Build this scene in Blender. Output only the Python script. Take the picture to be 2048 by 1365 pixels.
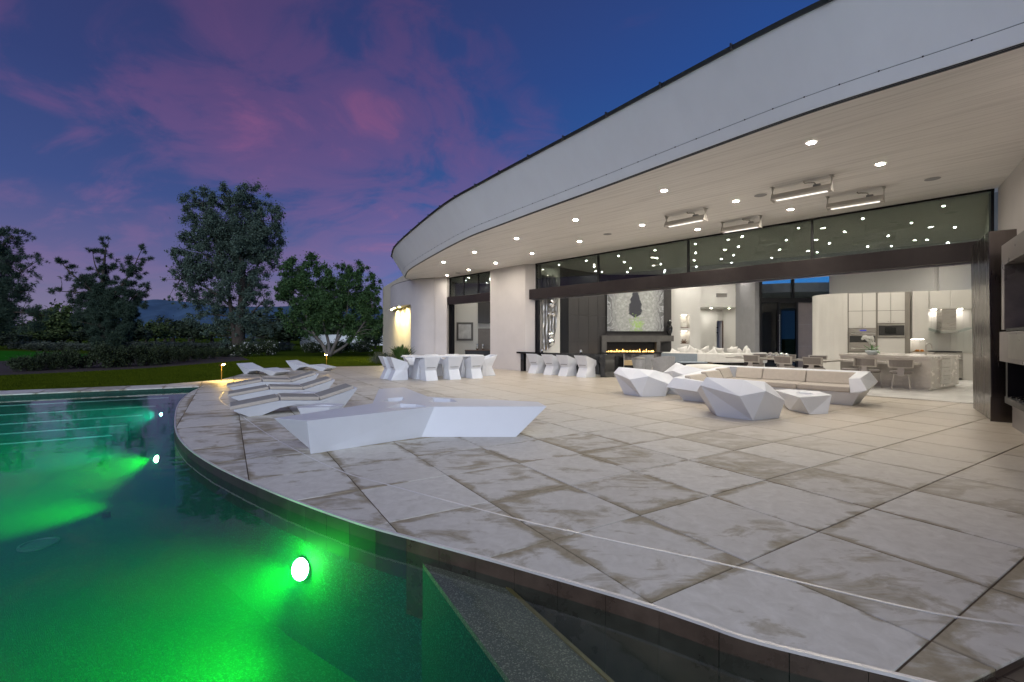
import bpy, bmesh, math, random
import numpy as np
from mathutils import Vector, Matrix
random.seed(7); RNG = np.random.default_rng(11)
PI = math.pi; R = math.radians
for o in list(bpy.data.objects): bpy.data.objects.remove(o)
SC = bpy.context.scene; COL = SC.collection

# ---------------------------------------------------------------- camera
HC = 1.45; FPX = 931.0; V0 = 676.0
cam_d = bpy.data.cameras.new('camera'); cam = bpy.data.objects.new('camera', cam_d); COL.objects.link(cam)
cam.location = (0, 0, HC); cam.rotation_euler = (R(90), 0, 0)
cam_d.sensor_width = 36; cam_d.lens = 36 * FPX / 2048
cam_d.shift_y = -(682.5 - V0) / 2048
cam_d.clip_start = .05; cam_d.clip_end = 20000
SC.camera = cam

# ---------------------------------------------------------------- render settings / exposure
SC.view_settings.view_transform = 'Standard'; SC.view_settings.look = 'None'
SC.view_settings.exposure = 0.6; SC.view_settings.gamma = 1; SC.view_settings.use_curve_mapping = False
cy = SC.cycles
cy.use_denoising = True; cy.max_bounces = 8; cy.diffuse_bounces = 4; cy.glossy_bounces = 4
cy.transmission_bounces = 4; cy.transparent_max_bounces = 12; cy.volume_bounces = 1
cy.sample_clamp_indirect = 4; cy.sample_clamp_direct = 0; cy.caustics_reflective = False; cy.caustics_refractive = False
cy.use_light_tree = True; cy.blur_glossy = .5

# ---------------------------------------------------------------- world: dusk sky
SUN_EL = R(23); SUN_AZ_DIR = Vector((.0, -1.0, 0)).normalized()   # where the afterglow stands
wd = bpy.data.worlds.new('World'); SC.world = wd; wd.use_nodes = True
def nd(nt, t, **k):
    n = nt.nodes.new(t)
    for a, b in k.items():
        if a == 'inp':
            for i, v in b.items(): n.inputs[i].default_value = v
        else: setattr(n, a, b)
    return n
def ramp(nt, stops, interp='LINEAR'):
    n = nt.nodes.new('ShaderNodeValToRGB'); cr = n.color_ramp; cr.interpolation = interp
    while len(cr.elements) < len(stops): cr.elements.new(.5)
    for e, (p, c) in zip(cr.elements, stops):
        e.position = p; e.color = (*c, 1) if len(c) == 3 else c
    return n
def math_n(nt, op, a, b=None, clamp=False):
    n = nt.nodes.new('ShaderNodeMath'); n.operation = op; n.use_clamp = clamp
    for i, x in enumerate((a, b)):
        if x is None: continue
        if isinstance(x, (int, float)): n.inputs[i].default_value = x
        else: nt.links.new(x, n.inputs[i])
    return n.outputs[0]
def mixc(nt, f, a, b, mode='MIX'):
    n = nt.nodes.new('ShaderNodeMix'); n.data_type = 'RGBA'; n.blend_type = mode
    for s, x in ((n.inputs[0], f), (n.inputs[6], a), (n.inputs[7], b)):
        if isinstance(x, (int, float)): s.default_value = x
        elif isinstance(x, tuple): s.default_value = (*x[:3], 1)
        else: nt.links.new(x, s)
    return n.outputs[2]
SKY_ROT, SKY_LOC = 54, (12.7, 17.36, 0)
def build_world():
    nt = wd.node_tree; nt.nodes.clear(); L = nt.links.new
    tc = nd(nt, 'ShaderNodeTexCoord'); sep = nd(nt, 'ShaderNodeSeparateXYZ'); L(tc.outputs['Generated'], sep.inputs[0])
    z = math_n(nt, 'MAXIMUM', sep.outputs[2], 0.0)
    base = ramp(nt, [(0, (.16, .15, .22)), (.05, (.145, .135, .23)), (.13, (.10, .098, .225)), (.24, (.036, .062, .19)), (.40, (.024, .040, .14)), (.62, (.022, .026, .095)), (1, (.014, .018, .07))])
    L(z, base.inputs[0])
    # bluer, brighter sky towards the right of the view
    rr = math_n(nt, 'ADD', sep.outputs[0], .46); rr = math_n(nt, 'MULTIPLY', rr, 1.15, True)
    blue = ramp(nt, [(0, (.03, .20, .52)), (.16, (.012, .17, .52)), (.30, (.010, .095, .31)), (.48, (.012, .058, .23)), (.7, (.016, .036, .14))]); L(z, blue.inputs[0])
    c0 = mixc(nt, math_n(nt, 'MULTIPLY', rr, .85), base.outputs[0], blue.outputs[0])
    # cloud sheet: direction projected on a plane overhead
    zz = math_n(nt, 'ADD', z, .22)
    cx = math_n(nt, 'DIVIDE', sep.outputs[0], zz); cyy = math_n(nt, 'DIVIDE', sep.outputs[1], zz)
    cmb = nd(nt, 'ShaderNodeCombineXYZ'); L(cx, cmb.inputs[0]); L(cyy, cmb.inputs[1])
    mp = nd(nt, 'ShaderNodeMapping'); mp.inputs['Location'].default_value = SKY_LOC; mp.inputs['Rotation'].default_value = (0, 0, R(SKY_ROT)); mp.inputs['Scale'].default_value = (.72, 1.0, 1)
    L(cmb.outputs[0], mp.inputs[0])
    n1 = nd(nt, 'ShaderNodeTexNoise', inp={'Scale': .62, 'Detail': 6, 'Roughness': .48, 'Distortion': .7}); L(mp.outputs[0], n1.inputs['Vector'])
    n2 = nd(nt, 'ShaderNodeTexNoise', inp={'Scale': 2.4, 'Detail': 8, 'Roughness': .60, 'Distortion': 1.8}); L(mp.outputs[0], n2.inputs['Vector'])
    m = math_n(nt, 'ADD', math_n(nt, 'MULTIPLY', n1.outputs[0], .64), math_n(nt, 'MULTIPLY', n2.outputs[0], .36))
    cl = ramp(nt, [(.42, (.0, .0, .0)), (.52, (.42, .42, .42)), (.62, (1, 1, 1))], 'EASE'); L(m, cl.inputs[0])
    pink = ramp(nt, [(0, (.30, .20, .31)), (.14, (.23, .12, .25)), (.34, (.185, .074, .185)), (.60, (.095, .042, .12)), (1, (.06, .03, .09))]); L(z, pink.inputs[0])
    left = math_n(nt, 'MULTIPLY', math_n(nt, 'SUBTRACT', .55, sep.outputs[0]), 1.5, True)
    lowf = nd(nt, 'ShaderNodeMapRange', inp={1: .04, 2: .22, 3: .12, 4: .90}); L(z, lowf.inputs[0])
    fac = math_n(nt, 'MULTIPLY', math_n(nt, 'MULTIPLY', cl.outputs[0], lowf.outputs[0]), left)
    c1 = mixc(nt, fac, c0, pink.outputs[0])
    bg = nd(nt, 'ShaderNodeBackground'); L(c1, bg.inputs[0]); bg.inputs[1].default_value = .85
    # a trace of the physical sky with the sun just gone
    sk = nd(nt, 'ShaderNodeTexSky'); sk.sky_type = 'NISHITA'; sk.sun_disc = False
    sk.sun_elevation = R(-3); sk.sun_rotation = math.atan2(SUN_AZ_DIR.x, SUN_AZ_DIR.y)
    bg2 = nd(nt, 'ShaderNodeBackground'); L(sk.outputs[0], bg2.inputs[0]); bg2.inputs[1].default_value = .05
    ad = nd(nt, 'ShaderNodeAddShader'); L(bg.outputs[0], ad.inputs[0]); L(bg2.outputs[0], ad.inputs[1])
    out = nd(nt, 'ShaderNodeOutputWorld'); L(ad.outputs[0], out.inputs[0])
build_world()
sd = bpy.data.lights.new('sun', 'SUN'); so = bpy.data.objects.new('sun', sd); COL.objects.link(so)
sd.energy = 1.5; sd.angle = R(58); sd.color = (.84, .91, 1.0)
to_sun = Vector((SUN_AZ_DIR.x * math.cos(SUN_EL), SUN_AZ_DIR.y * math.cos(SUN_EL), math.sin(SUN_EL)))
so.rotation_euler = to_sun.to_track_quat('Z', 'Y').to_euler(); so.location = (-10, -10, 20)

# ---------------------------------------------------------------- pixel survey helpers (photo pixels -> places in the world)
def G(u, v, z=0.0):
    Y = FPX * (HC - z) / (v - V0); return Vector(((u - 1024) / FPX * Y, Y, z))
def D(u, v, Y): return Vector(((u - 1024) / FPX * Y, Y, HC + (V0 - v) * Y / FPX))
def XU(u, Y): return (u - 1024) / FPX * Y
def ZV(v, Y): return HC + (V0 - v) * Y / FPX

# ---------------------------------------------------------------- materials
MATS = {}
def principled(name):
    m = bpy.data.materials.new(name); m.use_nodes = True; nt = m.node_tree
    return m, nt, nt.nodes['Principled BSDF'], nt.links.new
def mat(name, col, rough=.5, metal=0, var=.08, scale=3, bump=0, bscale=60, stretch=(1, 1, 1), spec=.5, coat=0, sheen=0, world=False):
    m, nt, b, L = principled(name)
    b.inputs['Roughness'].default_value = rough; b.inputs['Metallic'].default_value = metal
    b.inputs['Specular IOR Level'].default_value = spec; b.inputs['Coat Weight'].default_value = coat
    if sheen: b.inputs['Sheen Weight'].default_value = sheen
    if world: vec = nd(nt, 'ShaderNodeNewGeometry').outputs['Position']
    else: vec = nd(nt, 'ShaderNodeTexCoord').outputs['Object']
    mp = nd(nt, 'ShaderNodeMapping'); mp.inputs['Scale'].default_value = stretch; L(vec, mp.inputs[0])
    n = nd(nt, 'ShaderNodeTexNoise', inp={'Scale': scale, 'Detail': 6, 'Roughness': .6}); L(mp.outputs[0], n.inputs['Vector'])
    lo = tuple(max(0, c * (1 - var)) for c in col); hi = tuple(min(1, c * (1 + var)) for c in col)
    r = ramp(nt, [(.3, lo), (.7, hi)]); L(n.outputs[0], r.inputs[0]); L(r.outputs[0], b.inputs['Base Color'])
    rr = nd(nt, 'ShaderNodeMapRange', inp={1: .3, 2: .7, 3: max(0, rough - .06), 4: min(1, rough + .06)}); L(n.outputs[0], rr.inputs[0]); L(rr.outputs[0], b.inputs['Roughness'])
    if bump:
        n2 = nd(nt, 'ShaderNodeTexNoise', inp={'Scale': bscale, 'Detail': 4}); L(mp.outputs[0], n2.inputs['Vector'])
        bp = nd(nt, 'ShaderNodeBump', inp={'Strength': bump, 'Distance': .02}); L(n2.outputs[0], bp.inputs['Height']); L(bp.outputs[0], b.inputs['Normal'])
    MATS[name] = m; return m
def emit(name, col, s):
    m = bpy.data.materials.new(name); m.use_nodes = True; nt = m.node_tree; nt.nodes.clear()
    e = nd(nt, 'ShaderNodeEmission'); e.inputs[0].default_value = (*col, 1); e.inputs[1].default_value = s
    o = nd(nt, 'ShaderNodeOutputMaterial'); nt.links.new(e.outputs[0], o.inputs[0]); MATS[name] = m; return m
def fresnel2(nt, ior):
    # the same air-side Fresnel on both faces of a sheet
    bf = nd(nt, 'ShaderNodeNewGeometry').outputs['Backfacing']; mr = nd(nt, 'ShaderNodeMapRange', inp={1: 0, 2: 1, 3: ior, 4: 1 / ior}); nt.links.new(bf, mr.inputs[0])
    f = nd(nt, 'ShaderNodeFresnel'); nt.links.new(mr.outputs[0], f.inputs['IOR']); return f
def thin_glass(name, tint, refl_rough=.0, ior=1.5, boost=1.0):
    m = bpy.data.materials.new(name); m.use_nodes = True; nt = m.node_tree; nt.nodes.clear(); L = nt.links.new
    t = nd(nt, 'ShaderNodeBsdfTransparent'); t.inputs[0].default_value = (*tint, 1)
    g = nd(nt, 'ShaderNodeBsdfGlossy'); g.inputs['Roughness'].default_value = refl_rough
    f = fresnel2(nt, ior); fm = math_n(nt, 'MULTIPLY', f.outputs[0], boost, True)
    mx = nd(nt, 'ShaderNodeMixShader'); L(fm, mx.inputs[0]); L(t.outputs[0], mx.inputs[1]); L(g.outputs[0], mx.inputs[2])
    o = nd(nt, 'ShaderNodeOutputMaterial'); L(mx.outputs[0], o.inputs[0]); MATS[name] = m; return m

WHITE = mat('white_plastic', (.67, .695, .745), .42, var=.03, scale=2, bump=.03, bscale=300)
BEIGE = mat('beige_fabric', (.48, .435, .38), .9, var=.06, scale=12, bump=.25, bscale=400, sheen=.2)
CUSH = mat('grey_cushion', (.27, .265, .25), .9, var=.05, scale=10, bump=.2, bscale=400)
STUCCO = mat('stucco', (.60, .57, .56), .9, var=.05, scale=1.2, bump=.12, bscale=120, world=True)
FASCIA = mat('fascia_paint', (.81, .845, .88), .7, var=.022, scale=1.6, bump=.05, bscale=90, stretch=(1.6, 1.6, .22), world=True)
INWALL = mat('interior_paint', (.62, .61, .58), .8, var=.03, scale=1)
CREAM = mat('cream_wall', (.66, .60, .48), .9, var=.05, scale=1.2, bump=.1, bscale=120)
DARKWALL = mat('charcoal_panel', (.045, .042, .042), .45, var=.15, scale=5, stretch=(1, 1, .2))
BRONZE = mat('dark_bronze', (.035, .028, .027), .38, metal=.5, var=.15, scale=3)
BLACKM = mat('black_metal', (.012, .012, .014), .4, metal=.4)
CAPM = mat('roof_cap_metal', (.06, .065, .075), .45, metal=.6)
GLOSSB = mat('black_lacquer', (.012, .012, .013), .08, var=.1, coat=.5)
STEEL = mat('brushed_steel', (.42, .40, .37), .3, metal=1, var=.1, scale=8, stretch=(.3, .3, 12))
PILLAR = mat('pillar_steel', (.12, .105, .095), .25, metal=1, var=.15, scale=2, stretch=(3, 3, .25), world=True)
SLATE = mat('slate_stone', (.17, .155, .15), .32, var=.3, scale=2.5, world=True)
CHROME = mat('chrome', (.8, .8, .8), .06, metal=1, var=.02)
CABIN = mat('cabinet_cream', (.60, .58, .535), .45, var=.03, scale=1)
MARBLE = mat('island_stone', (.50, .465, .42), .25, var=.08, scale=3, stretch=(1, 1, 2))
OFFWH = mat('offwhite_fabric', (.70, .68, .64), .9, var=.05, scale=6, bump=.2, bscale=200)
GREYF = mat('grey_fabric', (.30, .30, .31), .85, var=.08, scale=10, bump=.2, bscale=300)
BLUEG = mat('bluegrey_fabric', (.24, .28, .32), .85, var=.08, scale=10)
TAUPE = mat('taupe_leather', (.17, .15, .135), .55, var=.1, scale=8)
SATIN = mat('satin_nickel', (.45, .42, .38), .35, metal=.8)
WOODD = mat('dark_wood', (.10, .05, .025), .5, var=.25, scale=4, stretch=(1, 1, .1))
TAN = mat('tan_leather', (.45, .33, .18), .6, var=.1)
POT = mat('pot_ceramic', (.45, .5, .52), .25)
PETAL = mat('white_petal', (.75, .75, .70), .7)
LEAFIN = mat('orchid_leaf', (.06, .14, .03), .5)
HEATG = mat('heater_housing', (.52, .50, .47), .45, metal=.3)
STRIPM = mat('steel_strip', (.72, .70, .68), .35, metal=.3)
BROWNT = mat('brown_tile', (.070, .050, .037), .30, var=.35, scale=5, world=True)
WATERT = mat('waterline_tile', (.030, .026, .028), .65, var=.3, scale=6, world=True)
GROUT = mat('grout', (.13, .095, .06), .95, var=.3, scale=4, world=True)
INFLOOR = mat('polished_floor', (.72, .71, .68), .18, var=.05, scale=1.2, world=True)
SOIL = mat('mulch_soil', (.030, .018, .014), .95, var=.5, scale=6, bump=.6, bscale=20, world=True)
LENS = emit('downlight_lens', (1, .90, .76), 680)
LENSI = emit('interior_lens', (1, .94, .84), 900)
FLAME = emit('flame', (1, .55, .14), 6)
HLENS = emit('heater_lens', (1, .93, .84), 1.0)  # faint glow stands in for light reflected in the heater lens
GLASS = thin_glass('transom_glass', (.42, .455, .42), 0, 1.5, 1.1)
GLASSD = thin_glass('dark_glass', (.10, .14, .14), 0, 1.5, 1.3)
GLASSC = thin_glass('clear_glass', (.85, .93, .92), 0, 1.45, 1)

# ---------------------------------------------------------------- mesh builder
class MB:
    def __init__(s): s.v = []; s.f = []
    def add(s, vs, fs):
        o = len(s.v); s.v += [tuple(p) for p in vs]; s.f += [tuple(i + o for i in f) for f in fs]; return s
    def box(s, x0, x1, y0, y1, z0, z1):
        return s.add([(x0, y0, z0), (x1, y0, z0), (x1, y1, z0), (x0, y1, z0), (x0, y0, z1), (x1, y0, z1), (x1, y1, z1), (x0, y1, z1)],
                     [(3, 2, 1, 0), (4, 5, 6, 7), (0, 1, 5, 4), (1, 2, 6, 5), (2, 3, 7, 6), (3, 0, 4, 7)])
    def prism(s, poly, z0, z1, top=None):
        n = len(poly); top = top or poly
        if sum(poly[i][0] * poly[(i + 1) % n][1] - poly[(i + 1) % n][0] * poly[i][1] for i in range(n)) < 0: poly = poly[::-1]; top = top[::-1]
        return s.add([(p[0], p[1], z0) for p in poly] + [(p[0], p[1], z1) for p in top],
                     [tuple(range(n - 1, -1, -1)), tuple(range(n, 2 * n))] + [(i, (i + 1) % n, n + (i + 1) % n, n + i) for i in range(n)])
    def seg(s, a, b, th, z0, z1, side=0):
        """a wall from a to b in plan; side -1/0/1 puts the thickness right/centred/left of the line"""
        a = Vector((a[0], a[1])); b = Vector((b[0], b[1])); d = (b - a).normalized(); n = Vector((-d.y, d.x))
        o0 = n * (th * (-.5 + .5 * side)); o1 = n * (th * (.5 + .5 * side))
        return s.prism([a + o0, b + o0, b + o1, a + o1], z0, z1)
    def loft(s, rings, cap0=True, cap1=True, closed=True):
        n = len(rings[0]); vs = [p for r in rings for p in r]; fs = []
        for k in range(len(rings) - 1):
            for i in range(n if closed else n - 1):
                j = (i + 1) % n; fs.append((k * n + i, k * n + j, (k + 1) * n + j, (k + 1) * n + i))
        if cap0: fs.append(tuple(range(n - 1, -1, -1)))
        if cap1: fs.append(tuple(range((len(rings) - 1) * n, len(rings) * n)))
        return s.add(vs, fs)
    def lathe(s, prof, n=16, c=(0, 0)):
        return s.loft([[(c[0] + r * math.cos(2 * PI * i / n), c[1] + r * math.sin(2 * PI * i / n), z) for i in range(n)] for r, z in prof])
    def tube(s, path, rad, n=6):
        path = [Vector(p) for p in path]; rad = rad if isinstance(rad, (list, tuple)) else [rad] * len(path); rings = []
        for k, p in enumerate(path):
            t = (path[min(k + 1, len(path) - 1)] - path[max(k - 1, 0)]).normalized()
            a = Vector((0, 0, 1)) if abs(t.z) < .9 else Vector((1, 0, 0)); u = t.cross(a).normalized(); w = t.cross(u)
            rings.append([p + (u * math.cos(2 * PI * i / n) + w * math.sin(2 * PI * i / n)) * rad[k] for i in range(n)])
        return s.loft(rings)
    def ball(s, c, r, n=10, sx=1, sy=1, sz=1):
        m = n // 2
        return s.loft([[(c[0] + sx * r * math.sin(PI * (k + .02) / (m + .04)) * math.cos(2 * PI * i / n), c[1] + sy * r * math.sin(PI * (k + .02) / (m + .04)) * math.sin(2 * PI * i / n), c[2] - sz * r * math.cos(PI * (k + .02) / (m + .04))) for i in range(n)] for k in range(m + 1)])
    def build(s, name, material, parent=None, world=False, base=None, smooth=False, bevel=0, kind=None, label=None, fix=True):
        me = bpy.data.meshes.new(name); off = Vector((0, 0, 0))
        if world and parent is not None: off = parent.location
        if base is not None: off = Vector(base)
        me.from_pydata([tuple(Vector(p) - off) for p in s.v], [], s.f)
        if fix or any(len(f) > 8 for f in s.f):
            bm = bmesh.new(); bm.from_mesh(me); big = [f for f in bm.faces if len(f.verts) > 8]
            if big: bmesh.ops.triangulate(bm, faces=big, ngon_method='EAR_CLIP')
            if fix: bmesh.ops.recalc_face_normals(bm, faces=bm.faces); bm.to_mesh(me); bm.free()
        if smooth: me.polygons.foreach_set('use_smooth', [True] * len(me.polygons))
        me.materials.append(material); o = bpy.data.objects.new(name, me); COL.objects.link(o)
        if parent is not None: o.parent = parent
        if base is not None: o.location = base
        if bevel:
            b = o.modifiers.new('bevel', 'BEVEL'); b.width = bevel; b.segments = 2; b.limit_method = 'ANGLE'; b.angle_limit = R(20)
        if kind: o['kind'] = kind
        if label: o['label'] = label
        return o
def tag(o, label, cat, group=None):
    o['label'] = label; o['category'] = cat
    if group: o['group'] = group
    return o
def thing(name, label, cat, loc=(0, 0, 0), rz=0, group=None):
    o = bpy.data.objects.new(name, None); COL.objects.link(o); o.location = loc; o.rotation_euler = (0, 0, rz); o.empty_display_size = .1
    return tag(o, label, cat, group)
ORD = ['first', 'second', 'third', 'fourth', 'fifth', 'sixth', 'seventh', 'eighth', 'ninth', 'tenth', 'eleventh', 'twelfth', 'thirteenth', 'fourteenth', 'fifteenth', 'sixteenth', 'seventeenth', 'eighteenth']
def kids(o): return list(o.children)
def copy_tree(o, parent=None):
    c = o.copy(); COL.objects.link(c)
    if parent is not None: c.parent = parent
    for ch in kids(o): copy_tree(ch, c)
    return c
def dup(o, loc, rz, label, sc=None):
    c = copy_tree(o); c.location = loc; c.rotation_euler = (0, 0, rz); c['label'] = label
    if sc: c.scale = sc
    return c
def smooth_curve(pts, n):
    P = [Vector(p) for p in pts]; P = [P[0] * 2 - P[1]] + P + [P[-1] * 2 - P[-2]]; out = []
    for i in range(1, len(P) - 2):
        for k in range(n):
            t = k / n; a, b, c, d = P[i - 1], P[i], P[i + 1], P[i + 2]
            out.append(.5 * ((2 * b) + (c - a) * t + (2 * a - 5 * b + 4 * c - d) * t * t + (3 * b - a - 3 * c + d) * t ** 3))
    out.append(P[-2]); return out
def resample(pts, step):
    out = [pts[0].copy()]; acc = 0
    for a, b in zip(pts, pts[1:]):
        L = (b - a).length
        if L < 1e-6: continue
        t = step - acc
        while t <= L: out.append(a + (b - a) * (t / L)); t += step
        acc = L - (t - step)
    return out
def offset(curve, o):
    out = []
    for i, p in enumerate(curve):
        t = (curve[min(i + 1, len(curve) - 1)] - curve[max(i - 1, 0)]).normalized(); out.append(p + Vector((-t.y, t.x, 0)) * o)
    return out
def raw_mesh(name, V, F, k, material, parent=None, base=None, smooth=False):
    """numpy arrays V (n,3), F (m,k) -> linked object"""
    me = bpy.data.meshes.new(name); me.vertices.add(len(V)); me.vertices.foreach_set('co', V.astype(np.float32).ravel())
    me.loops.add(F.size); me.loops.foreach_set('vertex_index', F.astype(np.int32).ravel())
    me.polygons.add(len(F)); me.polygons.foreach_set('loop_start', np.arange(0, F.size, k, dtype=np.int32))
    me.update(calc_edges=True); me.validate()
    if smooth: me.polygons.foreach_set('use_smooth', [True] * len(F))
    me.materials.append(material); o = bpy.data.objects.new(name, me); COL.objects.link(o)
    if parent is not None: o.parent = parent
    if base is not None: o.location = base
    return o
# wall frame: s along the long glass wall, d out from it
G0 = Vector((1.04, 20.13)); EV = Vector((.6775, -.7356)).normalized(); NV = Vector((.7356, .6775)).normalized()
def W(s, d, z=0): p = G0 + EV * s - NV * d; return Vector((p.x, p.y, z))
WROT = math.atan2(EV.y, EV.x)
# ================================================================ GROUND
def lawn_mat():
    m, nt, b, L = principled('lawn'); b.inputs['Roughness'].default_value = .9; b.inputs['Specular IOR Level'].default_value = .0
    g = nd(nt, 'ShaderNodeNewGeometry'); pos = g.outputs['Position']
    mp = nd(nt, 'ShaderNodeMapping'); mp.inputs['Rotation'].default_value = (0, 0, R(28)); L(pos, mp.inputs[0])
    w = nd(nt, 'ShaderNodeTexWave', inp={'Scale': .22, 'Distortion': .5, 'Detail': 2, 'Detail Scale': .6}); w.wave_profile = 'SIN'; L(mp.outputs[0], w.inputs['Vector'])
    n = nd(nt, 'ShaderNodeTexNoise', inp={'Scale': 18, 'Detail': 8, 'Roughness': .7}); L(pos, n.inputs['Vector'])
    n2 = nd(nt, 'ShaderNodeTexNoise', inp={'Scale': .05, 'Detail': 4}); L(pos, n2.inputs['Vector'])
    c = ramp(nt, [(.25, (.030, .046, .004)), (.75, (.066, .090, .008))]); L(n.outputs[0], c.inputs[0])
    c2 = mixc(nt, math_n(nt, 'MULTIPLY', w.outputs[1], .35), c.outputs[0], (.085, .115, .010))
    c3 = mixc(nt, math_n(nt, 'MULTIPLY', n2.outputs[0], .8), c2, (.028, .060, .010))
    L(c3, b.inputs['Base Color'])
    bp = nd(nt, 'ShaderNodeBump', inp={'Strength': .7, 'Distance': .03}); L(n.outputs[0], bp.inputs['Height']); L(bp.outputs[0], b.inputs['Normal'])
    return m
LAWN = lawn_mat()
GREEN = mat('golf_green', (.020, .13, .012), .9, spec=0, var=.2, scale=.3, world=True)
# deck / pool outlines
POOL_EDGE = [(1.84, 1.925)] + [tuple(G(u, v).xy) for u, v in
    [(1784, 1346), (1514, 1281), (1400, 1243), (1288, 1206), (1130, 1160), (970, 1115), (830, 1077), (700, 1040), (545, 983), (420, 925), (365, 884), (350, 848), (357, 808), (380, 786), (407, 772.5)]]
edge = [p.xy for p in smooth_curve([(x, y, 0) for x, y in POOL_EDGE], 8)]
TIP = edge[-1]; far_dir = Vector((-4.75, -2.62)).normalized()
PFAR = TIP + far_dir * 20
LAWN_EDGE = [tuple(G(u, v).xy) for u, v in [(440, 760), (478, 750), (509, 741.6)]] + [(-11.1, 22.3), (-9.6, 23.1), (-6.9, 24.0), (-6.0, 25.5)]
coping_n = Vector((-far_dir.y, far_dir.x)); coping_n = coping_n if coping_n.y > 0 else -coping_n
DECK = [Vector(p) for p in edge] + [PFAR, PFAR + coping_n * 1.25, TIP + coping_n * 1.15 + far_dir * 1.2] + [Vector(p) for p in LAWN_EDGE] + \
       [Vector((-3.4, 25.4)), W(-6.5, -.03).xy, W(13.75, -.03).xy, Vector((10.75, 9.0)), Vector((9.2, 6.6)), Vector((6.4, 3.9)), Vector((4.4, 2.93)), Vector((2.34, 2.13)), Vector((1.93, 1.965))]
# lawn: one sheet to the horizon with a hole for the pool is not needed - it stands under the deck level outside it
def ring_sheet(name, hole, outer, z, material):
    bm = bmesh.new(); ed = []
    for loop in (outer, hole):
        vs = [bm.verts.new((p[0], p[1], z)) for p in loop]
        ed += [bm.edges.new((vs[i], vs[(i + 1) % len(vs)])) for i in range(len(vs))]
    bmesh.ops.triangle_fill(bm, use_beauty=True, use_dissolve=False, edges=ed)
    for f in bm.faces:
        f.normal_update()
        if f.normal.z < 0: f.normal_flip()
    me = bpy.data.meshes.new(name); bm.to_mesh(me); bm.free(); me.materials.append(material)
    o = bpy.data.objects.new(name, me); COL.objects.link(o); return o
POOL_OUT = [Vector(p) for p in edge] + [PFAR, Vector((-24, -9)), Vector((4.2, -9)), Vector((2.65, 1.2))]
site = [Vector((-23.9, 4.9))] + [PFAR + coping_n * 1.24] + [TIP + coping_n * 1.14 + far_dir * 1.2] + [Vector(p) for p in LAWN_EDGE] + [Vector((2, 31)), Vector((22, 26)), Vector((24, -10)), Vector((-24, -10))]
lawn = ring_sheet('lawn', site, [(-4000, -500), (4000, -500), (4000, 6000), (-4000, 6000)], -.03, LAWN); lawn['kind'] = 'structure'
b = MB(); b.add([G(-330, 716) + Vector((0, 0, -.02)), G(-40, 700), G(130, 705), G(215, 711), G(160, 719), G(30, 722)], [(0, 1, 2, 3, 4, 5)])
g = b.build('golf_green', GREEN, kind='structure')
for v in g.data.vertices: v.co.z = -.022
b = MB(); bed = [(-16.5, 14.0), (-13.6, 15.6), (-11.6, 18.6), (-12.2, 22.0), (-12.5, 26.5), (-9, 31.5), (-9.5, 34.5), (-14.5, 35), (-22, 29), (-27, 22), (-31, 15.5), (-26, 12)]
BEDL = [G(-160, 760), G(0, 750.5), G(150, 744), G(300, 736), G(400, 728), G(500, 720), G(470, 708), G(300, 709), G(160, 716), G(0, 722), G(-200, 727)]
b.add([(p.x, p.y, -.024) for p in BEDL], [tuple(range(len(BEDL)))]); b.build('planting_bed', SOIL, kind='structure')

# mountains
MOUNT = mat('hazy_mountain_rock', (.055, .098, .165), 1, var=.3, scale=.004, spec=0, world=True)  # blue of the distance haze is put into the rock colour
def mountains():
    V = []; F = []; nx, ny = 150, 12
    xs = np.linspace(-5200, 1500, nx); prof = np.interp(xs / 4000 * FPX + 1024, [-200, 60, 150, 240, 310, 380, 450, 560, 640, 700, 790, 1200], [655, 648, 640, 606, 597, 603, 612, 612, 606, 611, 618, 640])
    for j in range(ny):
        t = j / (ny - 1)
        for i in range(nx):
            hgt = (V0 - prof[i]) / FPX * 4000
            rid = math.sin(xs[i] * .010 + 3 * t) * .10 + math.sin(xs[i] * .031 + 1.7 - 5 * t) * .05 + RNG.normal() * .015
            z = hgt * (t ** .9) * (1 + rid * (1 - t) * 2.2) - 6
            V.append((xs[i] * (1 - .18 * (1 - t)), 4000 - 900 * (1 - t), z))
    for j in range(ny - 1):
        for i in range(nx - 1): a = j * nx + i; F.append((a, a + 1, a + nx + 1, a + nx))
    o = raw_mesh('mountains', np.array(V), np.array(F), 4, MOUNT, smooth=True); o['kind'] = 'structure'
mountains()

# ================================================================ POOL
WZ = -.105
def pebble_mat(name, c0, c1, scale=70):
    m, nt, b, L = principled(name); b.inputs['Roughness'].default_value = .75
    pos = nd(nt, 'ShaderNodeNewGeometry').outputs['Position']
    v = nd(nt, 'ShaderNodeTexVoronoi', inp={'Scale': scale}); L(pos, v.inputs['Vector'])
    n = nd(nt, 'ShaderNodeTexNoise', inp={'Scale': 1.5, 'Detail': 5}); L(pos, n.inputs['Vector'])
    sp = nd(nt, 'ShaderNodeSeparateColor'); L(v.outputs['Color'], sp.inputs[0])
    r = ramp(nt, [(.0, c0), (.75, c1), (.97, tuple(c * 2.6 for c in c1))]); L(sp.outputs[0], r.inputs[0])
    c = mixc(nt, math_n(nt, 'MULTIPLY', n.outputs[0], .5), r.outputs[0], c0); L(c, b.inputs['Base Color'])
    bp = nd(nt, 'ShaderNodeBump', inp={'Strength': .5, 'Distance': .01}); L(v.outputs[0], bp.inputs['Height']); L(bp.outputs[0], b.inputs['Normal'])
    return m
PEB = pebble_mat('pool_pebble', (.004, .028, .022), (.008, .062, .042), 110); PEBB = pebble_mat('spa_pebble', (.15, .115, .075), (.21, .165, .11), 170)
pb = thing('pool_basin', 'dark pebble basin of the curved pool', 'pool'); del pb['category']; del pb['label']; pb['kind'] = 'structure'
FZ = -1.25
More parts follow.
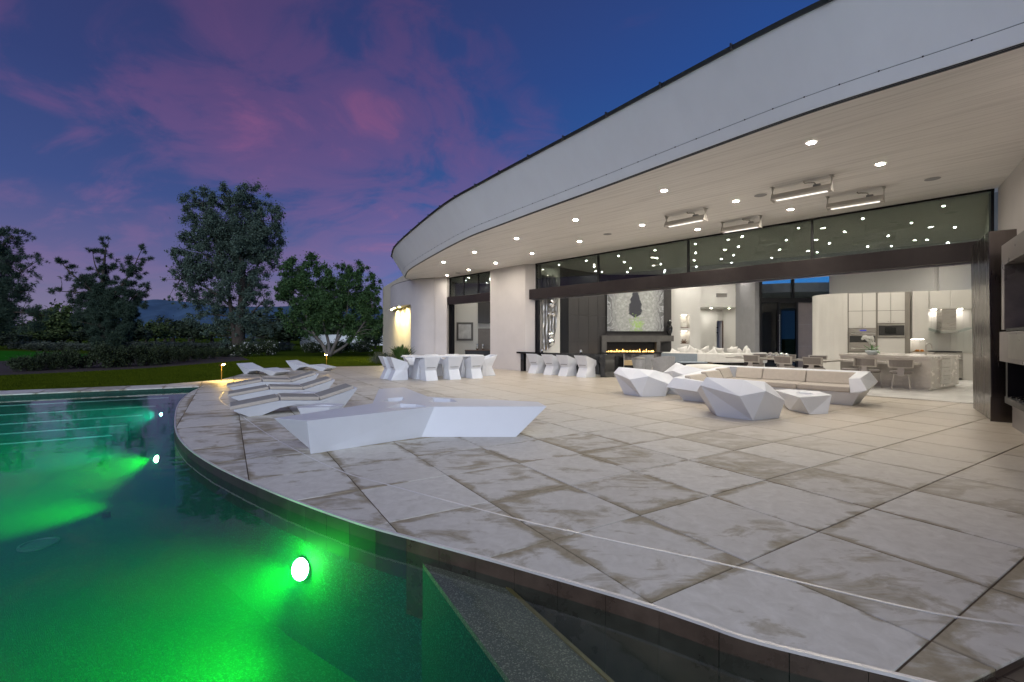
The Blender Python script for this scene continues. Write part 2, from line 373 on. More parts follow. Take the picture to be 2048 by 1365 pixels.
POOL_IN = [Vector(p) for p in edge] + [PFAR, Vector((-24, -9)), Vector((4.2, -9)), Vector((2.65, 1.2))]
b = MB(); b.add([(p.x, p.y, FZ) for p in POOL_IN], [tuple(range(len(POOL_IN)))]); b.build('pool_floor', PEB, pb)
b = MB(); n = len(POOL_IN)
b.loft([[(p.x, p.y, z) for p in POOL_IN] for z in (FZ, -.012)], False, False); b.build('pool_wall', PEB, pb, fix=False)
# waterline tile band, tile by tile where it shows
ep = resample([Vector((p.x, p.y, 0)) for p in [Vector((q[0], q[1])) for q in edge]], .30)
for a, c in zip(ep, ep[1:]):
    d = (c - a).normalized(); nn = Vector((-d.y, d.x, 0))
    m = MB(); g_ = d * .0012; i0 = a + g_; i1 = c - g_; o0 = nn * .012
    m.prism([(i0 - nn * .02).xy, (i1 - nn * .02).xy, (i1 + o0).xy, (i0 + o0).xy] if False else [i0.xy, i1.xy, (i1 + o0).xy, (i0 + o0).xy], -.56 if a.x > -.66 else -.31, -.016)
    m.build('tile', BROWNT if a.x > -.66 else WATERT, pb)
# underwater steps at the far side
for k in range(5):
    a = TIP + far_dir * .8; off = -coping_n * (.05 + .30 * k)
    m = MB(); p0 = a + off + far_dir * (.25 * k); p1 = p0 + far_dir * 18
    m.prism([p0, p1, p1 - coping_n * .30, p0 - coping_n * .30], FZ, -.25 - .19 * k); m.build('step', PEB, pb)
    m = MB(); q0 = p0 - coping_n * .28; q1 = p1 - coping_n * .28
    m.prism([q0, q1, q1 - coping_n * .035, q0 - coping_n * .035], -.25 - .19 * k - .02, -.245 - .19 * k); m.build('step_edge', mat('step_edge_tile%d' % k, (.38, .45, .42), .4), pb)
# spa dividing wall and shallow spa floor at the near right
s0 = G(830, 1077); s1 = s0 + Vector((.84, -1.50, 0)) * 2.6; t0 = G(985, 1122); t1 = t0 + Vector((.74, -1.20, 0)) * 2.9
m = MB(); m.prism([s0.xy + Vector((-.1, .25)), s1.xy, t1.xy, t0.xy + Vector((-.08, .25))], FZ + .01, -.19); m.build('dividing_wall', PEB, pb); m = MB(); m.prism([s0.xy + Vector((-.1, .25)), s1.xy, t1.xy, t0.xy + Vector((-.08, .25))], -.189, -.155); m.build('wall_top', PEBB, pb)  # sides get the dark pebble in place of the water's darkness
m = MB(); m.prism([t0.xy + Vector((.0, .1)), t1.xy, t1.xy + Vector((.018, .009)), t0.xy + Vector((.018, .109))], -.50, -.145); m.build('wall_edge', mat('amber_edge', (.24, .15, .05), .5), pb)
m = MB(); m.prism([t0.xy + Vector((.04, .3)), t1.xy + Vector((.04, .02)), Vector((4.1, -5)), Vector((2.6, 1.1)), Vector((1.72, 1.84)), Vector((1.0, 2.5))], FZ + .02, -.50); m.build('spa_floor', PEBB, pb)
# drain cover and return fitting
m = MB(); m.lathe([(.20, 0), (.20, .025), (.17, .03), (.165, .012)], 24); o = m.build('drain_cover', mat('drain_plastic', (.07, .13, .11), .5), pb); o.location = (-6.15, 6.05, FZ + .005)
m = MB(); m.lathe([(.05, 0), (.05, .07), (.03, .08)], 12); o = m.build('return_fitting', BLACKM, pb); o.location = (-6.1, 7.0, FZ + .005)
# water body
def water_mat():
    m = bpy.data.materials.new('pool_water'); m.use_nodes = True; nt = m.node_tree; nt.nodes.clear(); L = nt.links.new
    pos = nd(nt, 'ShaderNodeNewGeometry').outputs['Position']
    n = nd(nt, 'ShaderNodeTexNoise', inp={'Scale': 1.6, 'Detail': 3, 'Roughness': .5}); L(pos, n.inputs['Vector'])
    bp = nd(nt, 'ShaderNodeBump', inp={'Strength': .10, 'Distance': .05}); L(n.outputs[0], bp.inputs['Height'])
    t = nd(nt, 'ShaderNodeBsdfTransparent'); t.inputs[0].default_value = (.78, .93, .95, 1)
    g = nd(nt, 'ShaderNodeBsdfGlossy'); g.inputs['Roughness'].default_value = .035; L(bp.outputs[0], g.inputs['Normal'])
    f = fresnel2(nt, 1.33)
    mx = nd(nt, 'ShaderNodeMixShader'); L(f.outputs[0], mx.inputs[0]); L(t.outputs[0], mx.inputs[1]); L(g.outputs[0], mx.inputs[2])
    vol = nd(nt, 'ShaderNodeVolumePrincipled'); vol.inputs['Color'].default_value = (.02, .70, .50, 1); vol.inputs['Density'].default_value = .085; vol.inputs['Anisotropy'].default_value = .35
    vol.inputs['Absorption Color'].default_value = (.05, .6, .6, 1)
    o = nd(nt, 'ShaderNodeOutputMaterial'); L(mx.outputs[0], o.inputs['Surface']); L(vol.outputs[0], o.inputs['Volume']); return m
pin = []
pin = [q.xy for q in offset([Vector((p[0], p[1], 0)) for p in edge], -.012)] + [PFAR + Vector((-.02, .02)), Vector((-24.02, -9.02)), Vector((4.22, -9.02)), Vector((2.67, 1.22))]
m = MB(); m.prism(pin, FZ - .05, WZ); wtr = m.build('pool_water', water_mat(), kind='structure')
# pool lights
def pool_light(name, label, loc, aim, col, energy, size, lens_r, lens_e, look=None):
    d = (Vector(aim)).normalized(); t = thing(name, label, 'pool light', loc, 0, 'underwater lights along the curved pool wall')
    q = Vector(look or aim).normalized().to_track_quat('Z', 'Y'); M = q.to_matrix().to_4x4()
    m = MB(); m.lathe([(lens_r * 1.06, -.03), (lens_r * 1.06, -.004), (lens_r * 1.02, 0), (lens_r, -.03)], 20); o = m.build('housing', STEEL, t); o.matrix_local = M
    m = MB(); m.lathe([(lens_r, -.02), (lens_r * .9, .012), (lens_r * .5, .028), (.002, .032)], 20); o = m.build('lens', emit(name + '_lens', (.42, 1, .5) if col[2] < .3 else (.2, 1, .9), lens_e), t); o.matrix_local = M
    l = bpy.data.lights.new(name + '_lamp', 'SPOT' if size < 175 else 'POINT'); l.energy = energy; l.color = col[:3]
    if size < 175: l.spot_size = R(size); l.spot_blend = 1.0
    l.shadow_soft_size = .06 # l.shadow_soft_size = .06
    if size >= 175:   # second spot added in the fixture to light the pool floor
        l2 = bpy.data.lights.new(name + '_beam', 'SPOT'); l2.energy = 330; l2.color = col[:3]; l2.spot_size = R(130); l2.spot_blend = 1; l2.shadow_soft_size = .06
        lo2 = bpy.data.objects.new(name + '_beam', l2); COL.objects.link(lo2); lo2.parent = t; lo2.location = Vector(look).normalized() * .07; lo2.rotation_euler = (-Vector((-.78, -.50, -.38))).to_track_quat('Z', 'Y').to_euler()
    lo = bpy.data.objects.new(name + '_lamp', l); COL.objects.link(lo); lo.parent = t; lo.location = d * .05 + Vector(look or aim).normalized() * .05; lo.rotation_euler = (-d).to_track_quat('Z', 'Y').to_euler()
GRN = (.012, 1.0, .02)
pool_light('pool_light', 'brightest green underwater light, nearest to the deck corner in front', (-1.83, 4.02, -.55), (-.62, -.72, -.16), (.012, 1.0, .02), 26, 178, .09, 40, (-.35, -.90, .25))
pool_light('pool_light', 'small green underwater light below the deck edge beside the nearest lounger', (-5.80, 7.60, -.53), (-.93, -.36, -.20), GRN, 950, 85, .06, 40, (-.5, -.85, .2))
pool_light('pool_light', 'teal underwater light beside the pool steps at the far end', (-8.10, 10.75, -.32), (-1, -.18, -.10), (.02, .85, .62), 600, 95, .04, 25, (-.3, -.9, .1))

# ================================================================ DECK
deck = thing('deck', '', ''); del deck['label']; del deck['category']; deck['kind'] = 'structure'
def deck_sheet(name, z0, z1, material, poly):
    bm = bmesh.new(); vs = [bm.verts.new((p.x, p.y, z1)) for p in poly]; f = bm.faces.new(vs)
    bmesh.ops.triangulate(bm, faces=[f], ngon_method='BEAUTY'); me = bpy.data.meshes.new(name)
    for f in bm.faces:
        f.normal_update()
        if f.normal.z < 0: f.normal_flip()
    bm.to_mesh(me); bm.free(); me.materials.append(material); o = bpy.data.objects.new(name, me); COL.objects.link(o); o.parent = deck; return o
deck_sheet('grout_bed', -.2, -.008, GROUT, DECK)
# metal lip on the pool edge
m = MB(); e3 = [Vector((p[0], p[1], 0)) for p in edge]
lip_o, lip_i = offset(e3, .010), offset(e3, -.010)
m.loft([[(a.x, a.y, -.014), (a.x, a.y, .002), (c.x, c.y, .002), (c.x, c.y, -.014)] for a, c in zip(lip_o, lip_i)])
m.build('edge_lip', STRIPM, deck)
def tile_mat():
    m, nt, b, L = principled('limestone_tile'); b.inputs['Specular IOR Level'].default_value = .42
    pos = nd(nt, 'ShaderNodeNewGeometry').outputs['Position']; uv = nd(nt, 'ShaderNodeUVMap').outputs[0]; oi = nd(nt, 'ShaderNodeObjectInfo')
    sh = nd(nt, 'ShaderNodeVectorMath', operation='SCALE'); sh.inputs[3].default_value = 23.0
    cb = nd(nt, 'ShaderNodeCombineXYZ'); L(oi.outputs['Random'], cb.inputs[0]); L(oi.outputs['Random'], cb.inputs[1]); L(cb.outputs[0], sh.inputs[0])
    pv = nd(nt, 'ShaderNodeVectorMath', operation='ADD'); L(pos, pv.inputs[0]); L(sh.outputs[0], pv.inputs[1])
    su = nd(nt, 'ShaderNodeSeparateXYZ'); L(uv, su.inputs[0])
    ds = [math_n(nt, 'MINIMUM', su.outputs[k], math_n(nt, 'SUBTRACT', 1.0, su.outputs[k])) for k in (0, 1)]
    ed = math_n(nt, 'MINIMUM', ds[0], ds[1])
    mpv = nd(nt, 'ShaderNodeMapping'); mpv.inputs['Rotation'].default_value = (0, 0, R(-30)); mpv.inputs['Scale'].default_value = (.85, 1.6, 1); L(pv.outputs[0], mpv.inputs[0])
    n1 = nd(nt, 'ShaderNodeTexNoise', inp={'Scale': 2.3, 'Detail': 11, 'Roughness': .66, 'Distortion': .7}); L(mpv.outputs[0], n1.inputs['Vector'])
    n2 = nd(nt, 'ShaderNodeTexNoise', inp={'Scale': 9, 'Detail': 8, 'Roughness': .65, 'Distortion': .6}); L(pv.outputs[0], n2.inputs['Vector'])
    n3 = nd(nt, 'ShaderNodeTexNoise', inp={'Scale': .45, 'Detail': 3}); L(pos, n3.inputs['Vector'])
    # weathering: strongest on the part that stands open to the rain, along the pool
    sp = nd(nt, 'ShaderNodeSeparateXYZ'); L(pos, sp.inputs[0])
    dist = math_n(nt, 'ADD', math_n(nt, 'MULTIPLY', sp.outputs[0], NV.x), math_n(nt, 'MULTIPLY', sp.outputs[1], NV.y))
    wz = nd(nt, 'ShaderNodeMapRange', inp={1: 4.6, 2: 8.6, 3: 1.0, 4: .22}); L(dist, wz.inputs[0])
    edge_s = nd(nt, 'ShaderNodeMapRange', inp={1: .0, 2: .11, 3: .26, 4: 0.0}); L(ed, edge_s.inputs[0])
    n4 = nd(nt, 'ShaderNodeTexNoise', inp={'Scale': .9, 'Detail': 5, 'Distortion': .6}); L(pv.outputs[0], n4.inputs['Vector'])
    en = nd(nt, 'ShaderNodeMapRange', inp={1: .42, 2: .60, 3: -.15, 4: 1.35}); L(n4.outputs[0], en.inputs[0])
    st = math_n(nt, 'ADD', n1.outputs[0], math_n(nt, 'MULTIPLY', edge_s.outputs[0], en.outputs[0])); st = math_n(nt, 'ADD', st, math_n(nt, 'MULTIPLY', math_n(nt, 'SUBTRACT', n3.outputs[0], .5), .5))
    st = math_n(nt, 'ADD', st, math_n(nt, 'MULTIPLY', math_n(nt, 'SUBTRACT', oi.outputs['Random'], .5), .16))
    mask = ramp(nt, [(.535, (0, 0, 0)), (.59, (.50, .50, .50)), (.70, (1, 1, 1))]); L(st, mask.inputs[0])
    fac = math_n(nt, 'MULTIPLY', mask.outputs[0], wz.outputs[0]); fac = math_n(nt, 'MULTIPLY', fac, .92)
    basec = ramp(nt, [(.3, (.55, .53, .475)), (.7, (.70, .685, .63))]); L(n2.outputs[0], basec.inputs[0])
    br = mixc(nt, math_n(nt, 'MULTIPLY', oi.outputs['Random'], .30), basec.outputs[0], (.43, .405, .36))
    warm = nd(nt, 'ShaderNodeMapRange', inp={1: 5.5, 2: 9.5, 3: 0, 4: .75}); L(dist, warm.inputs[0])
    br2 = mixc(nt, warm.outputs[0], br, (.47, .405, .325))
    stain = ramp(nt, [(.3, (.205, .168, .095)), (.7, (.36, .305, .205))]); L(n2.outputs[0], stain.inputs[0])
    c = mixc(nt, fac, br2, stain.outputs[0]); L(c, b.inputs['Base Color'])
    rg = nd(nt, 'ShaderNodeMapRange', inp={1: 5, 2: 11, 3: .55, 4: .30}); L(dist, rg.inputs[0])
    L(math_n(nt, 'ADD', rg.outputs[0], math_n(nt, 'MULTIPLY', math_n(nt, 'SUBTRACT', n1.outputs[0], .5), .06)), b.inputs['Roughness'])
    return m
TILE = tile_mat()
TS, TS2, TH = .8967, .9224, 1.022; TA = Vector((math.sin(TH), math.cos(TH))); TB = Vector((-math.cos(TH), math.sin(TH))); TO = Vector((-.2003, 4.1256))
def clip_by_tile(poly, o):
    """deck polygon clipped by one tile (convex) -> polygon"""
    gap = .0055; out = [Vector(p) for p in poly]
    for n_, c in ((TA, TA.dot(o) + gap), (-TA, -(TA.dot(o) + TS - gap)), (TB, TB.dot(o) + gap), (-TB, -(TB.dot(o) + TS2 - gap))):
        res = []
        for i in range(len(out)):
            p, q = out[i - 1], out[i]; dp, dq = n_.dot(p) - c, n_.dot(q) - c
            if (dp < 0) != (dq < 0): res.append(p + (q - p) * (dp / (dp - dq)))
            if dq >= 0: res.append(q)
        out = res
        if len(out) < 3: return []
    cl = []
    for p in out:
        if not cl or (p - cl[-1]).length > 1e-4: cl.append(p)
    return cl if len(cl) > 2 else []
def inside(p, poly):
    c = False
    for i in range(len(poly)):
        a, b_ = poly[i - 1], poly[i]
        if (a.y > p.y) != (b_.y > p.y) and p.x < (b_.x - a.x) * (p.y - a.y) / (b_.y - a.y) + a.x: c = not c
    return c
DECKT = [Vector(p) for p in offset(e3, -.014)]; DECKT = [p.xy for p in DECKT] + DECK[len(edge):]
def tile_mesh(poly, o, ctr, z=0.0):
    th = .03; bv = .004; n = len(poly); cen = sum(poly, Vector((0, 0))) / n
    bm = bmesh.new(); uvl = bm.loops.layers.uv.new('uv')
    top = [bm.verts.new((*(p + (cen - p).normalized() * bv - ctr), z)) for p in poly]
    mid = [bm.verts.new((*(p - ctr), z - bv)) for p in poly]; bot = [bm.verts.new((*(p - ctr), z - th)) for p in poly]
    fs = [bm.faces.new(top)]
    for i in range(n):
        j = (i + 1) % n
        for a, c in ((mid, top), (bot, mid)): fs.append(bm.faces.new((a[i], a[j], c[j], c[i])))
    for f in fs:
        for l in f.loops:
            q = l.vert.co.xy + ctr - o; l[uvl].uv = (q.dot(TA) / TS, q.dot(TB) / TS2)
    bmesh.ops.recalc_face_normals(bm, faces=bm.faces)
    if fs[0].normal.z < 0: bmesh.ops.reverse_faces(bm, faces=bm.faces)
    me = bpy.data.meshes.new('tile'); bm.to_mesh(me); bm.free(); me.materials.append(TILE); return me
tiles = []
for i in range(-24, 24):
    for j in range(-8, 34):
        o = TO + TA * (i * TS) + TB * (j * TS2); c = o + TA * TS / 2 + TB * TS2 / 2
        if c.y < -1 or c.y > 28 or c.x < -27 or c.x > 13: continue
        cs = [o, o + TA * TS, o + TA * TS + TB * TS2, o + TB * TS2]; ins = [inside(p, DECKT) for p in cs + [c]]
        near_edge = not all(ins) or any((Vector(p) - c).length < .75 for p in DECKT)
        if all(ins) and not near_edge: tiles.append((o, c, None))
        else:
            pl = clip_by_tile(DECKT, o)
            if len(pl) > 2:
                ar = abs(sum(pl[k - 1].x * pl[k].y - pl[k].x * pl[k - 1].y for k in range(len(pl)))) / 2
                if ar > .004: tiles.append((o, sum(pl, Vector((0, 0))) / len(pl), pl))
def vis(c):
    if c.y < .8: return 1e9
    u = 1024 + FPX * c.x / c.y; return c.length + (100 if u < -60 or u > 2110 else 0)
tiles.sort(key=lambda t: vis(t[1]))
full_me = None; rest = []
for k, (o, c, pl) in enumerate(tiles):
    if k >= 295: rest.append((o, c, pl)); continue
    dz = random.uniform(-.0012, .0012)
    if pl is None:
        if full_me is None:
            gp = .0055; full_me = tile_mesh([p for p in [o + TA * gp + TB * gp, o + TA * (TS - gp) + TB * gp, o + TA * (TS - gp) + TB * (TS2 - gp), o + TA * gp + TB * (TS2 - gp)]], o, c)
        ob = bpy.data.objects.new('tile', full_me)
    else: ob = bpy.data.objects.new('tile', tile_mesh(pl, o, c))
    ob.location = (c.x, c.y, dz); COL.objects.link(ob); ob.parent = deck
b = MB()
bm = bmesh.new(); uvl = bm.loops.layers.uv.new('uv')
for o, c, pl in rest:
    gp = .0055
    pl = pl or [o + TA * gp + TB * gp, o + TA * (TS - gp) + TB * gp, o + TA * (TS - gp) + TB * (TS2 - gp), o + TA * gp + TB * (TS2 - gp)]
    cen = sum(pl, Vector((0, 0))) / len(pl)
    top = [bm.verts.new((*(p + (cen - p).normalized() * .004), 0)) for p in pl]; bot = [bm.verts.new((p.x, p.y, -.02)) for p in pl]; fs = [bm.faces.new(top)]
    for i in range(len(pl)): j = (i + 1) % len(pl); fs.append(bm.faces.new((bot[i], bot[j], top[j], top[i])))
    for f in fs:
        for l in f.loops: q = l.vert.co.xy - o; l[uvl].uv = (q.dot(TA) / TS, q.dot(TB) / TS2)
bmesh.ops.recalc_face_normals(bm, faces=bm.faces)
for f in bm.faces:
    f.normal_update()
    if len(f.verts) != 4 or abs(f.normal.z) > .9:
        if f.normal.z < -.1: f.normal_flip()
me = bpy.data.meshes.new('far_tiles'); bm.to_mesh(me); bm.free(); me.materials.append(TILE)
ob = bpy.data.objects.new('far_tiles', me); COL.objects.link(ob); ob.parent = deck; ob['kind'] = 'stuff'
# thin steel drain strip following the pool edge
st = [Vector((p.x, p.y, 0)) for p in [G(u, v) for u, v in [(2048, 1253), (1830, 1219), (1478, 1136), (1164, 1068), (1016, 1034), (776, 970), (690, 946), (600, 905), (525, 862), (470, 822), (440, 800), (447, 785)]]]
st = [st[0] + (st[0] - st[1])] + st
st = smooth_curve(st, 8); a_, c_ = offset(st, .007), offset(st, -.007)
m = MB(); m.loft([[(p.x, p.y, -.01), (p.x, p.y, .0035), (q.x, q.y, .0035), (q.x, q.y, -.01)] for p, q in zip(a_, c_)]); m.build('steel_strip', STRIPM, deck)
m = MB()
for a, c in ((Vector((1.85, 1.93)), Vector((1.93, 1.965))), (Vector((1.93, 1.965)), Vector((2.34, 2.13))), (Vector((2.34, 2.13)), Vector((4.4, 2.93)))): m.seg(a, c, .02, -.2, -.012, 1)
m.build('edge_riser', BROWNT, deck)
# brown lower terrace by the camera
lt = thing('lower_terrace', '', ''); del lt['label']; del lt['category']; lt['kind'] = 'structure'
m = MB(); m.prism([(1.85, 1.92), (1.90, 2.10), (2.25, 2.32), (4.38, 3.10), (6.4, 4.1), (9.3, 6.6), (14, 2), (5, -6), (4.3, -2), (2.62, 1.14)], -.30, -.075); m.build('terrace_bed', GROUT, lt)
for k in range(14):
    a = Vector((1.90, 1.925)) + Vector((.932, .362)) * (.31 * k); dr = Vector((.69, -.72))
    m = MB(); a0_ = a - dr * (.12 if k else .0); m.prism([a0_, a - dr * .12 + Vector((.932, .362)) * .30, a + Vector((.932, .362)) * .30 + dr * 3, a + dr * 3], -.075, -.045); m.build('plank', BROWNT, lt)

# ================================================================ HOUSE
ZC = 4.65
house = thing('modern_house', 'long low modern house with a sweeping white curved roof edge and open glass front', 'house', (4, 18, 0))
def hp(m, name, material, **k): return m.build(name, material, house, world=True, **k)
LOWER = [(11.5, -2.6), (9.2, .6), (7.2, 3.05), (5.57, 5.07), (4.29, 6.49), (3.16, 8.07), (1.88, 9.96), (-.18, 12.95), (-1.78, 15.5), (-4.50, 21.1), (-5.40, 23.6), (-5.72, 25.0), (-5.45, 26.1), (-4.7, 26.7), (-3.6, 27.0)]
low = smooth_curve([(x, y, ZC) for x, y in LOWER], 10)
def taper(i): return 1.0
FH = 1.07; FO = .66
def fpt(t):   # ring at fraction t up the fascia
    off_ = offset(low, -FO * t); 
    return [Vector((p.x, p.y, ZC + FH * t)) for p in off_]
# outward is to the left of travel -> positive offset
def fring(t, extra=0):
    o_ = offset(low, FO * t + extra); return [Vector((p.x, p.y, ZC + FH * t)) for p in o_]
BACK = [Vector((-2.5, 28.5, 0)), Vector((-.5, 30.5, 0)), Vector((6, 30.5, 0)), Vector((11.0, 27.8, 0)), Vector((13.6, 25.4, 0)), Vector((13.9, 23.3, 0)), Vector((18.5, 23.3, 0)), Vector((21, 19, 0)), Vector((21, -4, 0))]
def soffit_mat():
    m, nt, b, L = principled('soffit_boards'); b.inputs['Roughness'].default_value = .55
    pos = nd(nt, 'ShaderNodeNewGeometry').outputs['Position']
    mp = nd(nt, 'ShaderNodeMapping'); mp.inputs['Rotation'].default_value = (0, 0, -WROT); L(pos, mp.inputs[0])
    mp2 = nd(nt, 'ShaderNodeMapping'); mp2.inputs['Scale'].default_value = (.35, 9, 1); L(mp.outputs[0], mp2.inputs[0])
    n = nd(nt, 'ShaderNodeTexNoise', inp={'Scale': 1.6, 'Detail': 7, 'Roughness': .6}); L(mp2.outputs[0], n.inputs['Vector'])
    n2 = nd(nt, 'ShaderNodeTexNoise', inp={'Scale': .5, 'Detail': 3}); L(pos, n2.inputs['Vector'])
    r = ramp(nt, [(.32, (.66, .64, .625)), (.5, (.79, .77, .755)), (.72, (.83, .81, .795))]); L(n.outputs[0], r.inputs[0])
    sp = nd(nt, 'ShaderNodeSeparateXYZ'); L(mp.outputs[0], sp.inputs[0])
    fr = math_n(nt, 'FRACT', math_n(nt, 'MULTIPLY', sp.outputs[1], 1 / .14)); ln = math_n(nt, 'LESS_THAN', fr, .045)
    c = mixc(nt, math_n(nt, 'MULTIPLY', math_n(nt, 'MULTIPLY', ln, n2.outputs[0]), .55), r.outputs[0], (.16, .14, .125)); L(c, b.inputs['Base Color'])
    bp = nd(nt, 'ShaderNodeBump', inp={'Strength': .25, 'Distance': .01}); L(n.outputs[0], bp.inputs['Height']); L(bp.outputs[0], b.inputs['Normal'])
    return m
SOFFIT = soffit_mat()
bm = bmesh.new(); poly = [p for p in low] + [Vector((p.x, p.y, ZC)) for p in BACK]
vs = [bm.verts.new(p - house.location) for p in poly]; ed = [bm.edges.new((vs[i], vs[(i + 1) % len(vs)])) for i in range(len(vs))]
bmesh.ops.triangle_fill(bm, use_beauty=True, edges=ed)
for f in bm.faces:
    f.normal_update()
    if f.normal.z > 0: f.normal_flip()
me = bpy.data.meshes.new('soffit'); bm.to_mesh(me); bm.free(); me.materials.append(SOFFIT); o = bpy.data.objects.new('soffit', me); COL.objects.link(o); o.parent = house
top = fring(1.0); rt = [Vector((p.x, p.y, ZC + FH - .05)) for p in offset(low, FO - .05)] + [Vector((p.x, p.y, ZC + FH - .05)) for p in BACK]
bm = bmesh.new(); vs = [bm.verts.new(p - house.location) for p in rt]; ed = [bm.edges.new((vs[i], vs[(i + 1) % len(vs)])) for i in range(len(vs))]
bmesh.ops.triangle_fill(bm, use_beauty=True, edges=ed); me = bpy.data.meshes.new('roof_deck'); bm.to_mesh(me); bm.free(); me.materials.append(CAPM); o = bpy.data.objects.new('roof_deck', me); COL.objects.link(o); o.parent = house
# back edge of the roof slab
m = MB(); bk = [low[-1]] + BACK; m.loft([[(p.x, p.y, ZC) for p in bk], [(p.x, p.y, ZC + FH) for p in bk]], False, False, closed=False); hp(m, 'roof_back_edge', CAPM)
def band(t0, t1, e0=0, e1=0):
    m = MB(); m.loft([fring(t0, e0), fring(t1, e1)], False, False, closed=False); return m
def closed_band(t0, t1, out_, th):
    a, b_ = fring(t0, out_), fring(t1, out_); c, d = fring(t1, out_ - th), fring(t0, out_ - th)
    m = MB(); m.loft([[p, q, r_, s_] for p, q, r_, s_ in zip(a, b_, c, d)]); return m
hp(closed_band(.1745, .955, 0, .05), 'fascia', FASCIA, smooth=False)
hp(closed_band(.012, .1625, .012, .05), 'light_strip_panel', FASCIA)
hp(closed_band(.160, .177, -.012, .04), 'shadow_gap', CAPM)
hp(closed_band(-.012, .014, -.004, .03), 'drip_edge', CAPM)
hp(closed_band(.955, 1.0, .028, .09), 'roof_cap', CAPM)
capc = resample(fring(1.0, .02), 1.25); clip = None
for i in range(2, len(capc) - 1):
    t = (capc[i] - capc[i - 1]).normalized(); mm = None
    if clip is None:
        mm = MB(); mm.box(-.010, .010, -.03, .03, -.05, .028); clip = mm.build('cap_clip', CAPM, house); ob = clip
    else: ob = clip.copy(); COL.objects.link(ob)
    ob.location = capc[i] - house.location; ob.rotation_euler = (0, 0, math.atan2(t.y, t.x))
seam = resample(fring(.1685, .004), .42); peg = None
for i in range(1, len(seam) - 1):
    if peg is None:
        mm = MB(); mm.ball((0, 0, 0), .012, 8); peg = mm.build('seam_stud', BLACKM, house); ob = peg
    else: ob = peg.copy(); COL.objects.link(ob)
    ob.location = seam[i] - house.location
# glass front
def wbox(s0, s1, d0, d1, z0, z1): m = MB(); m.prism([W(s0, d0).xy, W(s1, d0).xy, W(s1, d1).xy, W(s0, d1).xy], z0, z1); return m
hp(wbox(-.16, 6.77, -.06, .27, 3.105, 3.53), 'door_beam', BRONZE, bevel=.006)
hp(wbox(6.775, 13.55, -.06, .27, 3.105, 3.53), 'door_beam', BRONZE, bevel=.006)
hp(wbox(-.10, 13.5, -.02, .06, 3.07, 3.103), 'door_track', STEEL)
hp(wbox(-6.75, -2.76, -.06, .24, 3.20, 3.60), 'door_beam', BRONZE, bevel=.006)
ms = [.03, 3.316, 6.89, 10.37, 13.74]
for i, s_ in enumerate(ms):
    hp(wbox(s_ - .025, s_ + .025, -.04, .04, 3.532, 4.60), 'mullion', BLACKM)
    if i < 4: hp(wbox(s_ + .027, ms[i + 1] - .027, -.006, .006, 3.533, 4.598), 'transom_pane', GLASS)
hp(wbox(0, 13.77, -.045, .045, 4.602, 4.648), 'head_frame', BLACKM)
ms = [-6.40, -5.20, -3.98, -2.79]
for i, s_ in enumerate(ms):
    hp(wbox(s_ - .022, s_ + .022, -.04, .04, 3.602, 4.60), 'mullion', BLACKM)
    if i < 3: hp(wbox(s_ + .024, ms[i + 1] - .024, -.006, .006, 3.603, 4.598), 'transom_pane', GLASS)
hp(wbox(-6.42, -2.77, -.045, .045, 4.602, 4.648), 'head_frame', BLACKM)
hp(wbox(-6.42, -6.26, -.12, .10, .002, 3.198), 'door_jamb', BLACKM); hp(wbox(-6.22, -6.14, -.10, .05, .002, 3.198), 'door_jamb', BLACKM)
hp(wbox(.0, .05, -.06, .06, .002, 3.068), 'door_jamb', BLACKM); hp(wbox(.12, .18, -.06, .06, .002, 3.068), 'door_jamb', BLACKM)
m = MB(); m.prism([W(*p).xy for p in [(-2.75, .28), (-.38, .28), (-.07, 0), (-.07, -.5), (-2.75, -.5)]], 0, ZC - .003); hp(m, 'column', STUCCO)
# threshold
hp(wbox(.05, 13.6, -.10, .05, -.02, .006), 'threshold', STEEL)
# left drum wall and its cantilevered hood
m = MB(); m.prism([(-4.1, 24.8), (-3.45, 24.60), (-3.25, 25.1), (-3.9, 25.6)], 0, ZC - .004); hp(m, 'wall_end', STUCCO)
drum = smooth_curve([(-4.12, 24.81, 0), (-5.05, 25.25, 0), (-5.92, 26.2, 0), (-6.9, 27.7, 0), (-7.70, 29.6, 0), (-8.15, 31.5, 0), (-8.35, 34, 0)], 6)
def shell(cur, z0, z1, th):
    i_ = offset(cur, -th); m = MB(); m.loft([[(a.x, a.y, z0), (a.x, a.y, z1), (c.x, c.y, z1), (c.x, c.y, z0)] for a, c in zip(cur, i_)]); return m
DZ = 4.64
k5 = next(i for i, p in enumerate(drum) if p.x / p.y < (823 - 1024) / FPX)
hp(shell(drum[:k5 + 1], 0, DZ - .002, .25), 'curved_wall', STUCCO)
hp(shell(drum[k5:], 3.30, DZ - .002, .25), 'curved_hood', STUCCO)
DK = drum[k5]
hs = [(p.x, p.y) for p in offset(drum, -.02)[k5:]]
m = MB(); m.prism(hs + [(-8.0, 37), (-3.5, 37), (-3.5, 27.2)], 3.302, 3.36); hp(m, 'hood_soffit', CREAM)
m = MB(); m.seg((DK.x + .28, DK.y + .1), (-10.05, 36.2), .3, 0, 5.35, -1); hp(m, 'recess_wall', CREAM)
m = MB(); m.prism([(p.x, p.y) for p in drum] + [(-5, 37), (-3.2, 27)], DZ - .001, DZ + .03); hp(m, 'hood_roof', CAPM)
# right hand return wall
WD = Vector((-.61, -.792)).normalized(); WM = Vector((.792, -.61)).normalized()
R0 = W(13.80, 0).xy
m = MB(); m.seg(R0 + WM * .02, R0 + WD * 13, .3, 0, ZC - .005, 1); hp(m, 'side_wall', STUCCO)
